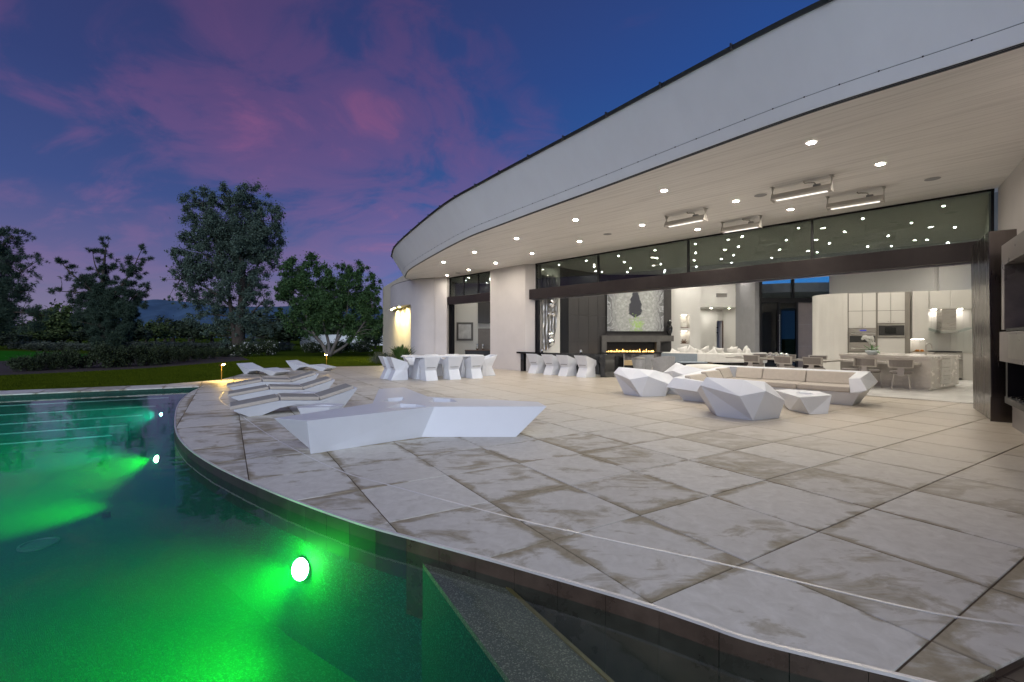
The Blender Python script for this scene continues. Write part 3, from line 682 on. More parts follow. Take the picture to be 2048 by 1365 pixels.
# steel pillar
pillar = thing('steel_pillar', 'tall bronze steel clad pillar at the right end of the dark door beam', 'pillar', (8.32, 8.08, 0))
p0 = Vector((8.32, 8.08)); 
base4 = [p0, p0 - WD * 1.80, p0 - WD * 1.80 + WM * .62, p0 + WM * .34]; top4 = [p + Vector((-.03, .02)) for p in base4]
m = MB(); m.prism([p - p0 for p in base4], .01, 3.30, [p - p0 for p in top4]); m.build('cladding', PILLAR, pillar, bevel=.008)
m = MB(); bs = [p0 + WM * .02 - WD * .02, p0 + WM * .30 - WD * .02, p0 + WM * .30 - WD * .2, p0 + WM * .02 - WD * .2]
m.prism([p - p0 for p in [p0 - WM * .012 + WD * .012, p0 + WM * .36 + WD * .012, p0 + WM * .36 - WD * .02, p0 - WM * .012 - WD * .02]], .0, .42); m.build('base_plate', PILLAR, pillar)
# outdoor fireplace wall unit
U0 = Vector((7.99, 7.6)); unit = thing('outdoor_fireplace', 'slate clad outdoor fireplace and screen niche along the right hand wall', 'fireplace', (U0.x, U0.y, 0), math.atan2(WD.y, WD.x))
# local x along wall towards the camera, local y: left of WD is -WM -> +y points away from wall (towards deck)
def ub(x0, x1, y0, y1, z0, z1): m = MB(); m.box(x0, x1, -y1, -y0, z0, z1); return m
ub(0, 6, -.45, 0, 2.62, 2.95).build('top_slab', SLATE, unit, bevel=.006); ub(0, .20, -.45, -.0, 1.58, 2.62).build('side_slab', SLATE, unit, bevel=.006)
ub(.2, 6, -.45, -.36, 1.58, 2.62).build('niche_back', BLACKM, unit); ub(.30, 5, -.355, -.30, 1.68, 2.55).build('screen', GLOSSB, unit)
ub(.2, 6, -.36, -.02, 1.56, 1.60).build('niche_sill', BLACKM, unit)
ub(-.02, 6, -.45, .02, 1.07, 1.545).build('ledge', SLATE, unit, bevel=.006)
ub(.62, 6, -.02, .024, 1.14, 1.50).build('ledge_plate', mat('ledge_metal', (.30, .29, .27), .32, metal=.9, var=.05), unit)
ub(.0, 6, -.45, -.40, .56, 1.07).build('fire_back', BLACKM, unit); ub(.0, .12, -.40, -.05, .50, 1.07).build('fire_side', BLACKM, unit)
ub(.05, 6, -.40, -.03, .40, .50).build('fire_bed', BLACKM, unit); ub(-.1, 6, -.45, -.14, .0, .40).build('hearth_base', SLATE, unit)
st_ = MB()
for k in range(260):
    x, y = random.uniform(.15, 3), random.uniform(.05, .38); st_.ball((x, y, .51), random.uniform(.012, .028), 6)
st_.build('fire_glass', GLOSSB, unit, kind='stuff')
# ================================================================ INTERIOR SHELL
def hbox(x0, x1, y0, y1, z0, z1): m = MB(); m.box(x0, x1, y0, y1, z0, z1); return m
fl = [W(-6.4, -.07), W(13.9, -.07), Vector((18.4, 16.5)), Vector((20, 20)), Vector((18.5, 23.2)), Vector((13.8, 25.5)), Vector((13.2, 27)), Vector((-3.8, 28)), Vector((-3.8, 25.4))]
m = MB(); m.prism([Vector((p.x, p.y)) for p in fl], -.12, .0); o = m.build('interior_floor', INFLOOR, kind='structure')
def wall(a, b_, z0, z1, material, th=.15, side=1, name='interior_wall'): m = MB(); m.seg(a, b_, th, z0, z1, side); return hp(m, name, material)
ZT = ZC - .006
# dividing wall with the dark panels
def Dp(t): return (G0 + NV * t)
wall(Dp(.30), Dp(1.55), 0, ZT, INWALL); wall(Dp(1.552), Dp(2.15), 0, ZT, BLACKM, .10)
for k in range(4): # charcoal panels
    for j, (z0, z1) in enumerate([(0, 1.25), (1.26, 2.52), (2.53, 3.6), (3.61, ZT)]):
        a, c = 2.16 + .74 * k, 2.16 + .74 * k + .73
        m = MB(); m.seg(Dp(a), Dp(c), .08, z0, z1, 1); hp(m, 'panel', DARKWALL)
wall(Dp(2.1), Dp(5.14), 0, ZT, BLACKM, .10, 1) if False else None
m = MB(); m.seg(Dp(2.155) - EV * .085, Dp(5.14) - EV * .085, .08, 0, ZT, 1); hp(m, 'interior_wall', BLACKM)
# fireplace wall (faces the terrace)
YF = 23.6
hp(hbox(4.80, 8.08, YF, YF + .2, 0, ZT), 'fireplace_wall', DARKWALL)
fp = thing('linear_fireplace', 'long linear gas fireplace with a row of low flames under the big screen', 'fireplace', (6.3, YF, 0))
def fb(x0, x1, y0, y1, z0, z1, n, mt, **k): m = MB(); m.box(x0, x1, y0, y1, z0, z1); return m.build(n, mt, fp, world=True, **k)
x0, x1 = XU(1203, 23.2), XU(1320, 23.2); o0, o1 = XU(1213, 23.2), XU(1313, 23.2)
GREYST = mat('grey_surround', (.10, .095, .09), .5, var=.15)
fb(x0, x1, 23.15, 23.58, 1.24, 1.56, 'mantel', GREYST); fb(x1 + .002, XU(1347, 23.2), 23.15, 23.58, 1.27, 1.56, 'mantel_shelf', GREYST)
fb(x0, o0, 23.15, 23.58, .74, 1.238, 'surround', GREYST); fb(o1, x1, 23.15, 23.58, .74, 1.238, 'surround', GREYST)
fb(o0, o1, 23.50, 23.58, .74, 1.238, 'firebox', BLACKM); fb(x0, XU(1345, 23.2), 23.05, 23.58, .66, .738, 'hearth_slab', BLACKM)
VEIN = mat('veined_stone', (.16, .15, .15), .25, var=.9, scale=2.2)
fb(x0 + .2, XU(1340, 23.2), 23.16, 23.58, 0, .658, 'hearth_base', VEIN)
m = MB()
for k in range(58):
    x = o0 + .08 + (o1 - o0 - .16) * k / 57 + random.uniform(-.04, .04); h = random.uniform(.03, .10) * (1.7 if random.random() < .18 else 1)
    m.lathe([(.008, .74), (.014, .74 + h * .3), (.012, .74 + h * .7), (.001, .74 + h)], 5, (x, 23.33 + random.uniform(-.04, .04)))
m.build('flames', FLAME, fp, world=True, kind='stuff')
# big screen
def screen_mat():
    m, nt, b, L = principled('screen_picture'); b.inputs['Roughness'].default_value = .25
    uv = nd(nt, 'ShaderNodeTexCoord').outputs['Object']
    n = nd(nt, 'ShaderNodeTexNoise', inp={'Scale': 1.6, 'Detail': 4, 'Distortion': 3.5}); L(uv, n.inputs['Vector'])
    w = nd(nt, 'ShaderNodeTexWave', inp={'Scale': 1.2, 'Distortion': 14, 'Detail': 3, 'Detail Scale': 1.1}); L(uv, w.inputs['Vector'])
    n2 = nd(nt, 'ShaderNodeTexNoise', inp={'Scale': 9, 'Detail': 8, 'Roughness': .75}); L(uv, n2.inputs['Vector'])
    s = nd(nt, 'ShaderNodeSeparateXYZ'); L(uv, s.inputs[0])
    grey = ramp(nt, [(.2, (.10, .10, .10)), (.55, (.24, .24, .22)), (.8, (.48, .48, .46))]); L(n2.outputs[0], grey.inputs[0])
    ax = math_n(nt, 'ABSOLUTE', s.outputs[0]); side = nd(nt, 'ShaderNodeMapRange', inp={1: .85, 2: 1.30, 3: 0, 4: .85}); L(ax, side.inputs[0])
    wv = ramp(nt, [(.3, (.07, .07, .07)), (.55, (.26, .26, .26)), (.75, (.13, .13, .13))]); L(w.outputs[1], wv.inputs[0])
    c = mixc(nt, side.outputs[0], grey.outputs[0], wv.outputs[0])
    # dark hollow in the middle, mossy green low down
    hx = math_n(nt, 'MULTIPLY', ax, 1.0); up_ = math_n(nt, 'MULTIPLY', math_n(nt, 'MAXIMUM', math_n(nt, 'SUBTRACT', s.outputs[2], .1), 0.0), .24); dn_ = math_n(nt, 'MULTIPLY', math_n(nt, 'MAXIMUM', math_n(nt, 'SUBTRACT', -.25, s.outputs[2]), 0.0), 1.6); hz = math_n(nt, 'ADD', up_, dn_)
    hol = math_n(nt, 'ADD', math_n(nt, 'ADD', hx, hz), math_n(nt, 'MULTIPLY', n.outputs[0], .18)); hm = nd(nt, 'ShaderNodeMapRange', inp={1: .38, 2: .44, 3: 1, 4: 0}); L(hol, hm.inputs[0])
    c = mixc(nt, hm.outputs[0], c, (.035, .035, .04))
    d1 = nd(nt, 'ShaderNodeVectorMath', operation='DISTANCE'); L(uv, d1.inputs[0]); d1.inputs[1].default_value = (.08, 0, -.78)
    n3 = nd(nt, 'ShaderNodeTexVoronoi', inp={'Scale': 9}); L(uv, n3.inputs['Vector'])
    gm = nd(nt, 'ShaderNodeMapRange', inp={1: .30, 2: .62, 3: .9, 4: 0}); L(math_n(nt, 'ADD', d1.outputs['Value'], math_n(nt, 'ADD', math_n(nt, 'MULTIPLY', math_n(nt, 'SUBTRACT', n2.outputs[0], .5), 1.8), math_n(nt, 'MULTIPLY', n3.outputs[0], .5))), gm.inputs[0])
    c = mixc(nt, gm.outputs[0], c, (.20, .30, .08)); L(c, b.inputs['Base Color']); L(c, b.inputs['Emission Color']); b.inputs['Emission Strength'].default_value = .55; return m
tx0, tx1 = XU(1213.5, YF - .12), XU(1328, YF - .12); tz0, tz1 = 1.76, 4.05; tc_ = Vector(((tx0 + tx1) / 2, YF - .06, (tz0 + tz1) / 2))
tv = thing('wall_screen', 'huge wall screen showing a grey rocky picture with green moss', 'screen', tc_)
m = MB(); m.box(tx0, tx1, YF - .10, YF - .02, tz0, tz1); m.build('frame', BLACKM, tv, world=True)
m = MB(); m.box(tx0 + .02, tx1 - .02, YF - .115, YF - .102, tz0 + .02, tz1 - .02); m.build('picture', screen_mat(), tv, world=True)
# relief art panel on the dividing wall
def relief_mat():
    m, nt, b, L = principled('silver_relief'); b.inputs['Metallic'].default_value = .9; b.inputs['Roughness'].default_value = .28; b.inputs['Base Color'].default_value = (.42, .41, .40, 1)
    uv = nd(nt, 'ShaderNodeTexCoord').outputs['Object']
    w = nd(nt, 'ShaderNodeTexWave', inp={'Scale': 1.5, 'Distortion': 7, 'Detail': 2, 'Detail Scale': .8}); L(uv, w.inputs['Vector'])
    bp = nd(nt, 'ShaderNodeBump', inp={'Strength': .9, 'Distance': .12}); L(w.outputs[1], bp.inputs['Height']); L(bp.outputs[0], b.inputs['Normal']); return m
RELIEF = relief_mat()
a = Dp(.34) + EV * .01; art = thing('relief_artwork', 'tall silver wave relief panel with chrome bubbles on the wall behind the glass', 'artwork', (a.x, a.y, 1.9), math.atan2(NV.y, NV.x))
pr = [(0, -.95), (.32, -.98), (.62, -.80), (.86, -.10), (1.02, 1.0), (1.06, 2.0), (.7, 2.35), (0, 2.3)]
m = MB(); m.loft([[(x, -.02, z) for x, z in pr], [(x, -.07, z) for x, z in pr]]); m.build('panel', RELIEF, art)
for x, z, r in [(.42, -.30, .17), (.46, -.62, .20), (.50, 1.05, .20), (.36, .62, .13), (.62, .60, .14), (.45, 1.35, .12)]:
    m = MB(); m.ball((x, -.10, z), r, 14); m.build('bubble', CHROME, art, smooth=True)
# white walls with niches
YN = 24.2; xa, xb = XU(1335, YN), XU(1401, YN); n0, n1 = XU(1361, YN), XU(1379.5, YN)
nz = [(1.14, 1.81), (1.97, 2.65)]
hp(hbox(xa, n0, YN, YN + .35, 0, ZT), 'interior_wall', INWALL); hp(hbox(n1, xb, YN, YN + .35, 0, ZT), 'interior_wall', INWALL)
zz = [0, 1.14, 1.81, 1.97, 2.65, ZT]
for k in (0, 2, 4): hp(hbox(n0 + .001, n1 - .001, YN, YN + .35, zz[k], zz[k + 1]), 'interior_wall', INWALL)
hp(hbox(n0 - .02, n1 + .02, YN + .352, YN + .40, 1.0, 2.8), 'niche_back', INWALL)
NL = emit('niche_lamp', (1, .88, .72), 18)
for k, (z0, z1) in enumerate(nz):
    m = MB(); m.box(n0 + .12, n1 - .12, YN + .12, YN + .20, z1 - .02, z1 - .003); hp(m, 'niche_lamp', NL)
    q = thing('sculpture', ['low sculpture of branches lit in the lower wall niche', 'pale shell sculpture lit in the upper wall niche'][k], 'sculpture', ((n0 + n1) / 2, YN + .17, z0))
    m = MB(); m.box(-.2, .2, -.1, .1, 0, .03); m.build('plinth', WOODD, q)
    m = MB()
    for i in range(7):
        t = -.14 + .047 * i; m.tube([(t * .6, 0, .03), (t, .02, .12 + .05 * (i % 3)), (t * 1.2 + .03, 0, .16 + .09 * (i % 2) + k * .1)], [.02 + k * .02, .016 + k * .025, .003], 6)
    m.build('figure', PETAL if k else WOODD, q)
st_ = thing('statuette', 'small dark figure standing on the mantel shelf end by the niches', 'statue', (XU(1339, 23.35), 23.36, 1.56))
m = MB(); m.lathe([(.10, 0), (.09, .05), (.14, .2), (.16, .4), (.09, .55), (.12, .66), (.05, .78), (.001, .82)], 12); m.build('figure', GLOSSB, st_, smooth=True)
# hallway recess, vent, door
YH = 25.0; h0, h1, h2 = xb + .002, XU(1472, YH), XU(1512, YH)
hp(hbox(h0, h1, YH, YH + .3, 3.09, ZT), 'interior_wall', INWALL); hp(hbox(h1, h2, YH, YH + .3, 0, ZT), 'interior_wall', INWALL)
hp(hbox(h1 + .02, h1 + .2, YH + .302, 27.2, 0, 3.08), 'interior_wall', INWALL); hp(hbox(h0 - .3, h0 + .05, YN + .41, 27.2, 0, 3.08), 'interior_wall', INWALL)
hp(hbox(h0 - .3, h1 + .2, YH + .302, 27.2, 3.092, 3.2), 'hall_ceiling', INWALL)
dx0, dx1 = XU(1433, 26.6), XU(1449, 26.6); hp(hbox(h0 - .3, dx0, 26.6, 26.8, 0, 3.088), 'interior_wall', INWALL); hp(hbox(dx1, h1 + .2, 26.6, 26.8, 0, 3.088), 'interior_wall', INWALL); hp(hbox(dx0 + .001, dx1 - .001, 26.6, 26.8, 2.42, 3.088), 'interior_wall', INWALL)
hp(hbox(dx1 - .13, dx1 - .004, 26.55, 26.62, 0, 2.42), 'door_leaf', WOODD)
hp(hbox(dx0 - .3, dx1 + .4, 27.6, 27.7, 0, 3), 'interior_wall', INWALL)
pc = thing('framed_print', 'small framed print seen through the hall doorway', 'picture', (XU(1437, 27.55), 27.57, 1.9)); m = MB(); m.box(-.14, .14, -.02, .02, -.18, .18); m.build('frame', BLACKM, pc); m = MB(); m.box(-.10, .10, -.026, -.021, -.13, .13); m.build('print', PETAL, pc)
vent = thing('air_vent', 'grey slotted air vent high on the white wall over the hall opening', 'vent', (XU(1443, YH), YH, ZV(591, YH)))
m = MB(); m.box(-.29, .29, -.02, -.002, -.10, .10); m.build('frame', GREYF, vent)
for k in range(5): m = MB(); m.box(-.26, .26, -.035, -.021, -.08 + .035 * k, -.06 + .035 * k); m.build('slat', SATIN, vent)
th = thing('wall_keypad', 'small black keypad on the white wall left of the glass entry', 'keypad', (XU(1497, YH), YH, ZV(672, YH))); m = MB(); m.box(-.07, .07, -.03, 0, -.045, .045); m.build('case', BLACKM, th, bevel=.006); m = MB(); m.box(-.05, .05, -.034, -.031, -.03, .03); m.build('display', GLOSSB, th)
# glass entry and high windows over the kitchen
YE = 23.0; e0, e1 = XU(1519, YE), XU(1800, YE)
GREYW = mat('grey_wall_edge', (.25, .25, .26), .7)
hp(hbox(XU(1510, YE), e0, YE, 25.0, 0, ZT), 'wall_return', GREYW)
hp(hbox(e0, e1, YE - .05, YE + .05, 3.20, 3.42), 'window_beam', BLACKM)
for u in (1521, 1585, 1707, 1797): hp(hbox(XU(u, YE) - .06, XU(u, YE) + .06, YE - .06, YE + .06, 3.422, ZT), 'mullion', BLACKM)
for a, c in ((1521, 1585), (1585, 1707), (1707, 1797)): hp(hbox(XU(a, YE) + .062, XU(c, YE) - .062, YE - .005, YE + .005, 3.422, ZT - .004), 'high_window_pane', GLASSC)
for u in (1521, 1556, 1593): hp(hbox(XU(u, YE) - .05, XU(u, YE) + .05, YE - .06, YE + .06, 0, 3.198), 'door_frame', BLACKM)
for a, c in ((1521, 1556), (1556, 1593)): hp(hbox(XU(a, YE) + .052, XU(c, YE) - .052, YE - .006, YE + .006, .01, 3.19), 'door_pane', GLASSD)
m = MB(); hx = XU(1556, YE); m.tube([(hx, YE - .14, .5), (hx, YE - .14, 2.6)], .022, 8); m.tube([(hx, YE - .14, .8), (hx, YE - .05, .8)], .014, 6); m.tube([(hx, YE - .14, 2.3), (hx, YE - .05, 2.3)], .014, 6); hp(m, 'door_handle', STEEL)
MAUVE = mat('mauve_panel', (.22, .185, .175), .5, var=.08)
for k, (z0, z1) in enumerate([(0, 1.03), (1.04, 2.1), (2.11, 3.198)]): hp(hbox(XU(1596, YE), XU(1665, YE), YE + .02, YE + .1, z0, z1), 'wall_panel', MAUVE)
# dark courtyard behind the glass door
hp(hbox(12.3, 15.6, 26.6, 26.8, 0, 3.1), 'courtyard_wall', BLACKM)
# wing across the courtyard, seen through the high windows
wing = thing('courtyard_wing', 'dark flat roofed wing of the house across the courtyard with lights under its eave', 'building', (24, 36, 0))
m = MB(); cw = smooth_curve([(17, 36.5, 0), (21, 34.5, 0), (25.5, 34.2, 0), (28.3, 35.6, 0), (32, 36, 0)], 6)
m.loft([[(p.x, p.y, 4.85), (p.x, p.y, 5.52), (p.x + 2, p.y + 9, 5.52), (p.x + 2, p.y + 9, 4.85)] for p in cw]); m.build('eave', BRONZE, wing, world=True)
m = MB(); m.seg((17, 39), (34, 39), .3, 0, 4.84, 1); m.build('wall', GREYW, wing, world=True)
# wall above the kitchen, right interior wall
wall((15.75, 22.9), (16.1, 17.6), 3.13, ZT, INWALL, .15, -1); wall((16.1, 17.6), (18.2, 16.6), 3.13, ZT, INWALL, .15, -1)
wall((10.55, 10.30), (16.9, 16.72), 0, ZT, INWALL, .18, -1, 'interior_wall')
m = MB(); m.seg((10.50, 10.30), (10.58, 10.40), .2, 0, .12, -1); hp(m, 'skirting', WOODD)
v2 = thing('air_vent', 'white air vent high on the wall above the kitchen hood', 'vent', (16.55, 17.3, 3.75), math.atan2(-1.0, 2.1))
m = MB(); m.box(-.3, .3, -.02, -.002, -.10, .10); m.build('frame', GREYF, v2)
for k in range(5): m = MB(); m.box(-.27, .27, -.035, -.021, -.08 + .035 * k, -.06 + .035 * k); m.build('slat', SATIN, v2)
# side room behind the second opening
hp(hbox(-3.9, XU(956, 27.5), 27.5, 27.7, 0, ZT), 'interior_wall', INWALL); hp(hbox(XU(956, 27.5) + .002, 1.5, 27.45, 27.7, 2.3, ZT), 'niche_panel', DARKWALL); hp(hbox(XU(956, 27.5) + .002, 1.5, 27.45, 27.7, 0, 2.0), 'niche_panel', TAUPE)
hp(hbox(XU(956, 27.5) + .002, 1.5, 27.62, 27.7, 2.0, 2.3), 'niche_panel', INWALL)
hp(hbox(-3.95, -3.75, 25.5, 27.49, 0, ZT), 'interior_wall', INWALL)
pa = thing('painting', 'grey framed pale drawing on the wall of the side room', 'painting', (XU(929.5, 27.4), 27.49, ZV(663.5, 27.4)))
m = MB(); m.box(-.49, .49, -.06, -.002, -.54, .54); m.build('frame', GREYST, pa); m = MB(); m.box(-.37, .37, -.07, -.061, -.42, .42); m.build('sheet', mat('drawing_paper', (.50, .50, .50), .8, var=.25, scale=3), pa)
cs = thing('console_table', 'low dark console in the side room', 'console', (XU(958, 26.5), 26.6, 0)); m = MB(); m.box(-.78, .8, -.2, .2, .35, .72); m.build('body', BLACKM, cs); m = MB(); m.box(-.80, .82, -.22, .22, .722, .76); m.build('top', WOODD, cs)
for x, z, r, lb in [(-.1, .76, .09, 'large clear glass vase standing on the dark console'), (.22, .76, .07, 'smaller glass vase at the right on the dark console')]:
    q = tag(MB().lathe([(r * .7, 0), (r, .12), (r * .8, .26), (r * .9, .34)], 12).build('vase', CHROME, smooth=True), lb, 'vase'); q.location = (XU(958, 26.5) + x, 26.55, z)
# ================================================================ KITCHEN
K0 = Vector((12.43, 17.2)); K1 = Vector((15.75, 16.0)); KD = (K1 - K0).normalized(); KN = Vector((-KD.y, KD.x)); KR = math.atan2(KD.y, KD.x)
def ku(u):  # distance along the run for a photo column
    r = (u - 1024) / FPX; return (r * K0.y - K0.x) / (KD.x - r * KD.y)
kit = thing('kitchen_cabinets', 'wall of cream full height kitchen cabinets with a rounded left end', 'cabinet', (K0.x, K0.y, 0), KR)
def kb(x0, x1, y0, y1, z0, z1, n, mt, par=kit, **k): m = MB(); m.box(x0, x1, y0, y1, z0, z1); return m.build(n, mt, par, **k)
a = [ku(u) for u in (1697, 1724.5, 1752, 1755, 1781.5, 1810, 1821)]
kb(-.02, a[6], .02, .65, 0, 3.10, 'carcass', mat('carcass_shadow_gap', (.22, .20, .17), .6))
m = MB(); pts = [(-.02, .02)] + [(-.02 - .85 * math.sin(t), .02 + .85 * (1 - math.cos(t))) for t in np.linspace(.15, 1.5, 9)] + [(-.87, 1.2), (-.02, .65)]
m.prism(pts, 0, 3.10); m.build('rounded_end', CABIN, kit)
def door(x0, x1, z0, z1, knob=None):
    d = kb(x0 + .008, x1 - .008, -.004, .018, z0 + .008, z1 - .008, 'cabinet_door', CABIN)
    if knob is not None:
        q = MB().lathe([(.010, 0), (.010, .02), (.018, .025), (.016, .035)], 8).build('knob', SATIN, d); q.location = (knob[0], -.004, knob[1]); q.rotation_euler = (R(90), 0, 0)
for x0, x1, kx in ((a[0], a[1], a[1] - .08), (a[1], a[2], a[1] + .08)): door(x0, x1, 1.80, 2.43, (kx, 1.87)); door(x0, x1, 2.43, 3.09)
for x0, x1, kx in ((a[3], a[4], a[4] - .08), (a[4], a[5], a[4] + .08)): door(x0, x1, 1.97, 2.43, (kx, 2.03)); door(x0, x1, 2.43, 3.09)
door(a[3], a[5], .1, 1.44); door(a[0], a[2], .1, .92)
ov = thing('wall_oven', 'stainless double wall oven with a dark glass door in the cream cabinets', 'oven', (K0.x, K0.y, 0), KR)
kb(a[0] + .01, a[2] - .01, -.02, .016, .94, 1.79, 'body', STEEL, ov); kb(a[0] + .03, a[2] - .03, -.035, -.021, 1.28, 1.52, 'window', GLOSSB, ov)
kb(a[0] + .03, a[2] - .03, -.032, -.021, 1.66, 1.77, 'control_panel', STEEL, ov); kb((a[0] + a[2]) / 2 - .08, (a[0] + a[2]) / 2 + .12, -.036, -.033, 1.70, 1.735, 'display', emit('oven_display', (.1, .12, .9), .5), ov)
for z in (1.60, 1.06): m = MB(); m.tube([(a[0] + .05, -.08, z), (a[2] - .05, -.08, z)], .016, 8); m.build('handle', CHROME, ov)
mw = thing('microwave', 'black fronted built in microwave in the cream cabinets', 'microwave', (K0.x, K0.y, 0), KR)
kb(a[3] + .01, a[5] - .01, -.02, .016, 1.46, 1.95, 'trim', STEEL, mw); kb(a[3] + .03, a[5] - .03, -.03, -.021, 1.53, 1.89, 'door', GLOSSB, mw); kb(a[3] + .22, a[4] + .15, -.034, -.031, 1.60, 1.82, 'window', GLASSD, mw)
# range bay
r = [ku(u) for u in (1822, 1825, 1857, 1864, 1901, 1944)]
rw = r[5] + .5
rg = thing('range_bay', 'cream kitchen wall units and splashback around the cooking range', 'cabinet', (K0.x, K0.y, 0), KR)
kb(r[0], rw, .45, .60, 0, 3.10, 'back', CABIN, rg)
for i in range(12):
    for j in range(7):
        x0 = r[1] + i * (rw - r[1]) / 12; kb(x0 + .003, x0 + (rw - r[1]) / 12 - .003, .438, .449, .96 + j * .205, .96 + j * .205 + .199, 'tile', CABIN, rg)
kb(r[1], r[2], -.0, .437, 1.40, 3.10, 'wall_unit', CABIN, rg); kb(r[2] + .01, rw, -.0, .437, 2.46, 3.10, 'wall_unit', CABIN, rg)
for x0, x1, z0, z1 in ((r[1], r[2], 1.41, 2.43), (r[1], r[2], 2.44, 3.09), (r[2] + .02, r[4], 2.47, 3.09), (r[4], r[5] + .1, 2.47, 3.09)): kb(x0 + .008, x1 - .008, -.022, -.001, z0, z1, 'cabinet_door', CABIN, rg)
UCL = emit('undercabinet_lamp', (1, .93, .84), 12)
kb(r[1] + .05, r[2] - .05, .2, .26, 1.385, 1.398, 'strip_lamp', UCL, rg); UCS = emit('hood_spot_lamp', (1, .93, .84), 120); kb(r[3] + .12, r[3] + .2, .2, .28, 2.45, 2.459, 'strip_lamp', UCS, rg); kb(r[5] - .25, r[5] - .17, .2, .28, 2.45, 2.459, 'strip_lamp', UCS, rg)
kb(r[0], r[2] + .1, -.12, .437, 0, .90, 'base_unit', CABIN, rg); kb(r[5] - .32, rw, -.12, .437, 0, .90, 'base_unit', CABIN, rg)
for j in range(3): kb(r[5] - .31, rw - .02, -.14, -.121, .08 + j * .27, .33 + j * .27, 'drawer', CABIN, rg)
kb(r[0], rw, -.14, .437, .902, .94, 'worktop', MARBLE, rg)
hd = thing('cooker_hood', 'steel chimney hood with a glass canopy over the range', 'hood', (K0.x, K0.y, 0), KR); hc = (r[4] + .0)
kb(hc - .20, hc + .20, .10, .43, 1.72, 2.455, 'chimney', STEEL, hd); m = MB(); m.prism([(hc - .28, 0.05), (hc + .28, .05), (hc + .28, .43), (hc - .28, .43)], 1.62, 1.718, [(hc - .2, .1), (hc + .2, .1), (hc + .2, .43), (hc - .2, .43)]); m.build('body', STEEL, hd)
m = MB(); m.loft([[(hc + x, -.05, 1.63 + .16 * (abs(x) / .62) ** 2), (hc + x, .42, 1.63 + .16 * (abs(x) / .62) ** 2), (hc + x, .42, 1.645 + .16 * (abs(x) / .62) ** 2), (hc + x, -.05, 1.645 + .16 * (abs(x) / .62) ** 2)] for x in np.linspace(-.62, .62, 11)]); m.build('canopy', GLASSC, hd)
rn = thing('cooking_range', 'stainless cooking range under the glass hood', 'range', (K0.x, K0.y, 0), KR)
kb(r[2] + .12, r[5] - .34, -.20, .42, .06, .93, 'body', STEEL, rn); kb(r[2] + .13, r[5] - .35, -.19, .42, .945, .985, 'grate', BLACKM, rn); m = MB(); m.tube([(r[2] + .2, -.25, .74), (r[5] - .42, -.25, .74)], .015, 6); m.build('handle', CHROME, rn)
# island
F, RF, RB, LF = Vector((11.36, 12.6)), Vector((13.36, 13.87)), Vector((12.6, 16.3)), Vector((10.6, 15.1))
isl = thing('kitchen_island', 'pale stone kitchen island with a drawer end and a lower breakfast shelf', 'island', (11.9, 14.4, 0))
def ib(m, n, mt, **k): return m.build(n, mt, isl, world=True, **k)
def quadin(e): c = (F + RF + RB + LF) / 4; return [p + (c - p).normalized() * e for p in (F, RF, RB, LF)]
m = MB(); m.prism(quadin(.04), .07, .86); ib(m, 'body', MARBLE); m = MB(); m.prism(quadin(.12), 0, .072); ib(m, 'plinth', CABIN); m = MB(); m.prism(quadin(0), .862, .936); ib(m, 'worktop', MARBLE)
FD = (LF - F).normalized(); FNN = Vector((-FD.y, FD.x)); FNN = FNN if FNN.x < 0 else -FNN
m = MB(); q0 = F + FD * .25; m.prism([q0, LF, LF + FNN * .42, q0 + FNN * .42], .70, .76); ib(m, 'breakfast_shelf', MARBLE)
ED = (RF - F).normalized(); EN = Vector((ED.y, -ED.x))
for j in range(3):
    for i in range(1):
        q0 = F + ED * .75 + EN * .002; q1 = q0 + ED * .75; z0 = .16 + .23 * j
        m = MB(); m.prism([q0 - EN * .06, q1 - EN * .06, q1 + EN * .014, q0 + EN * .014], z0, z0 + .215); dd = ib(m, 'drawer', CABIN)
        for t in (.2, .55):
            m = MB(); c = q0 + ED * t + EN * .03; m.tube([(c.x - ED.x * .05, c.y - ED.y * .05, z0 + .12), (c.x + ED.x * .05, c.y + ED.y * .05, z0 + .12)], .009, 6)
            h = m.build('handle', SATIN, None); h.parent = dd; h.location = -isl.location
fc = thing('tap', 'curved nickel tap at the sink of the stone island', 'tap', (12.45, 14.0, .936))
m = MB(); m.tube([(0, 0, 0), (0, 0, .26)] + [(.085 - .085 * math.cos(t), 0, .26 + .085 * math.sin(t)) for t in np.linspace(.3, PI, 8)] + [(.175, 0, .19)], .017, 8); m.build('spout', SATIN, fc, smooth=True); m = MB(); m.lathe([(.03, 0), (.03, .03), (.02, .05)], 10); m.build('base', SATIN, fc); m = MB(); m.tube([(0, 0, .08), (0, -.07, .11)], .008, 6); m.build('lever', SATIN, fc)
tr = thing('serving_tray', 'orange tray with fruit on the worktop under the wall unit', 'tray', (K0.x + KD.x * (r[1] + .3), K0.y + KD.y * (r[1] + .3) + .15, .94)); m = MB(); m.lathe([(.02, 0), (.17, .01), (.19, .03), (.17, .02), (.02, .015)], 14); m.build('plate', TAN, tr)
for i in range(4): m = MB(); m.ball((random.uniform(-.08, .08), random.uniform(-.06, .06), .055), .04, 8); m.build('fruit', mat('fruit%d' % i, (.55, .22, .03), .5), tr, smooth=True)
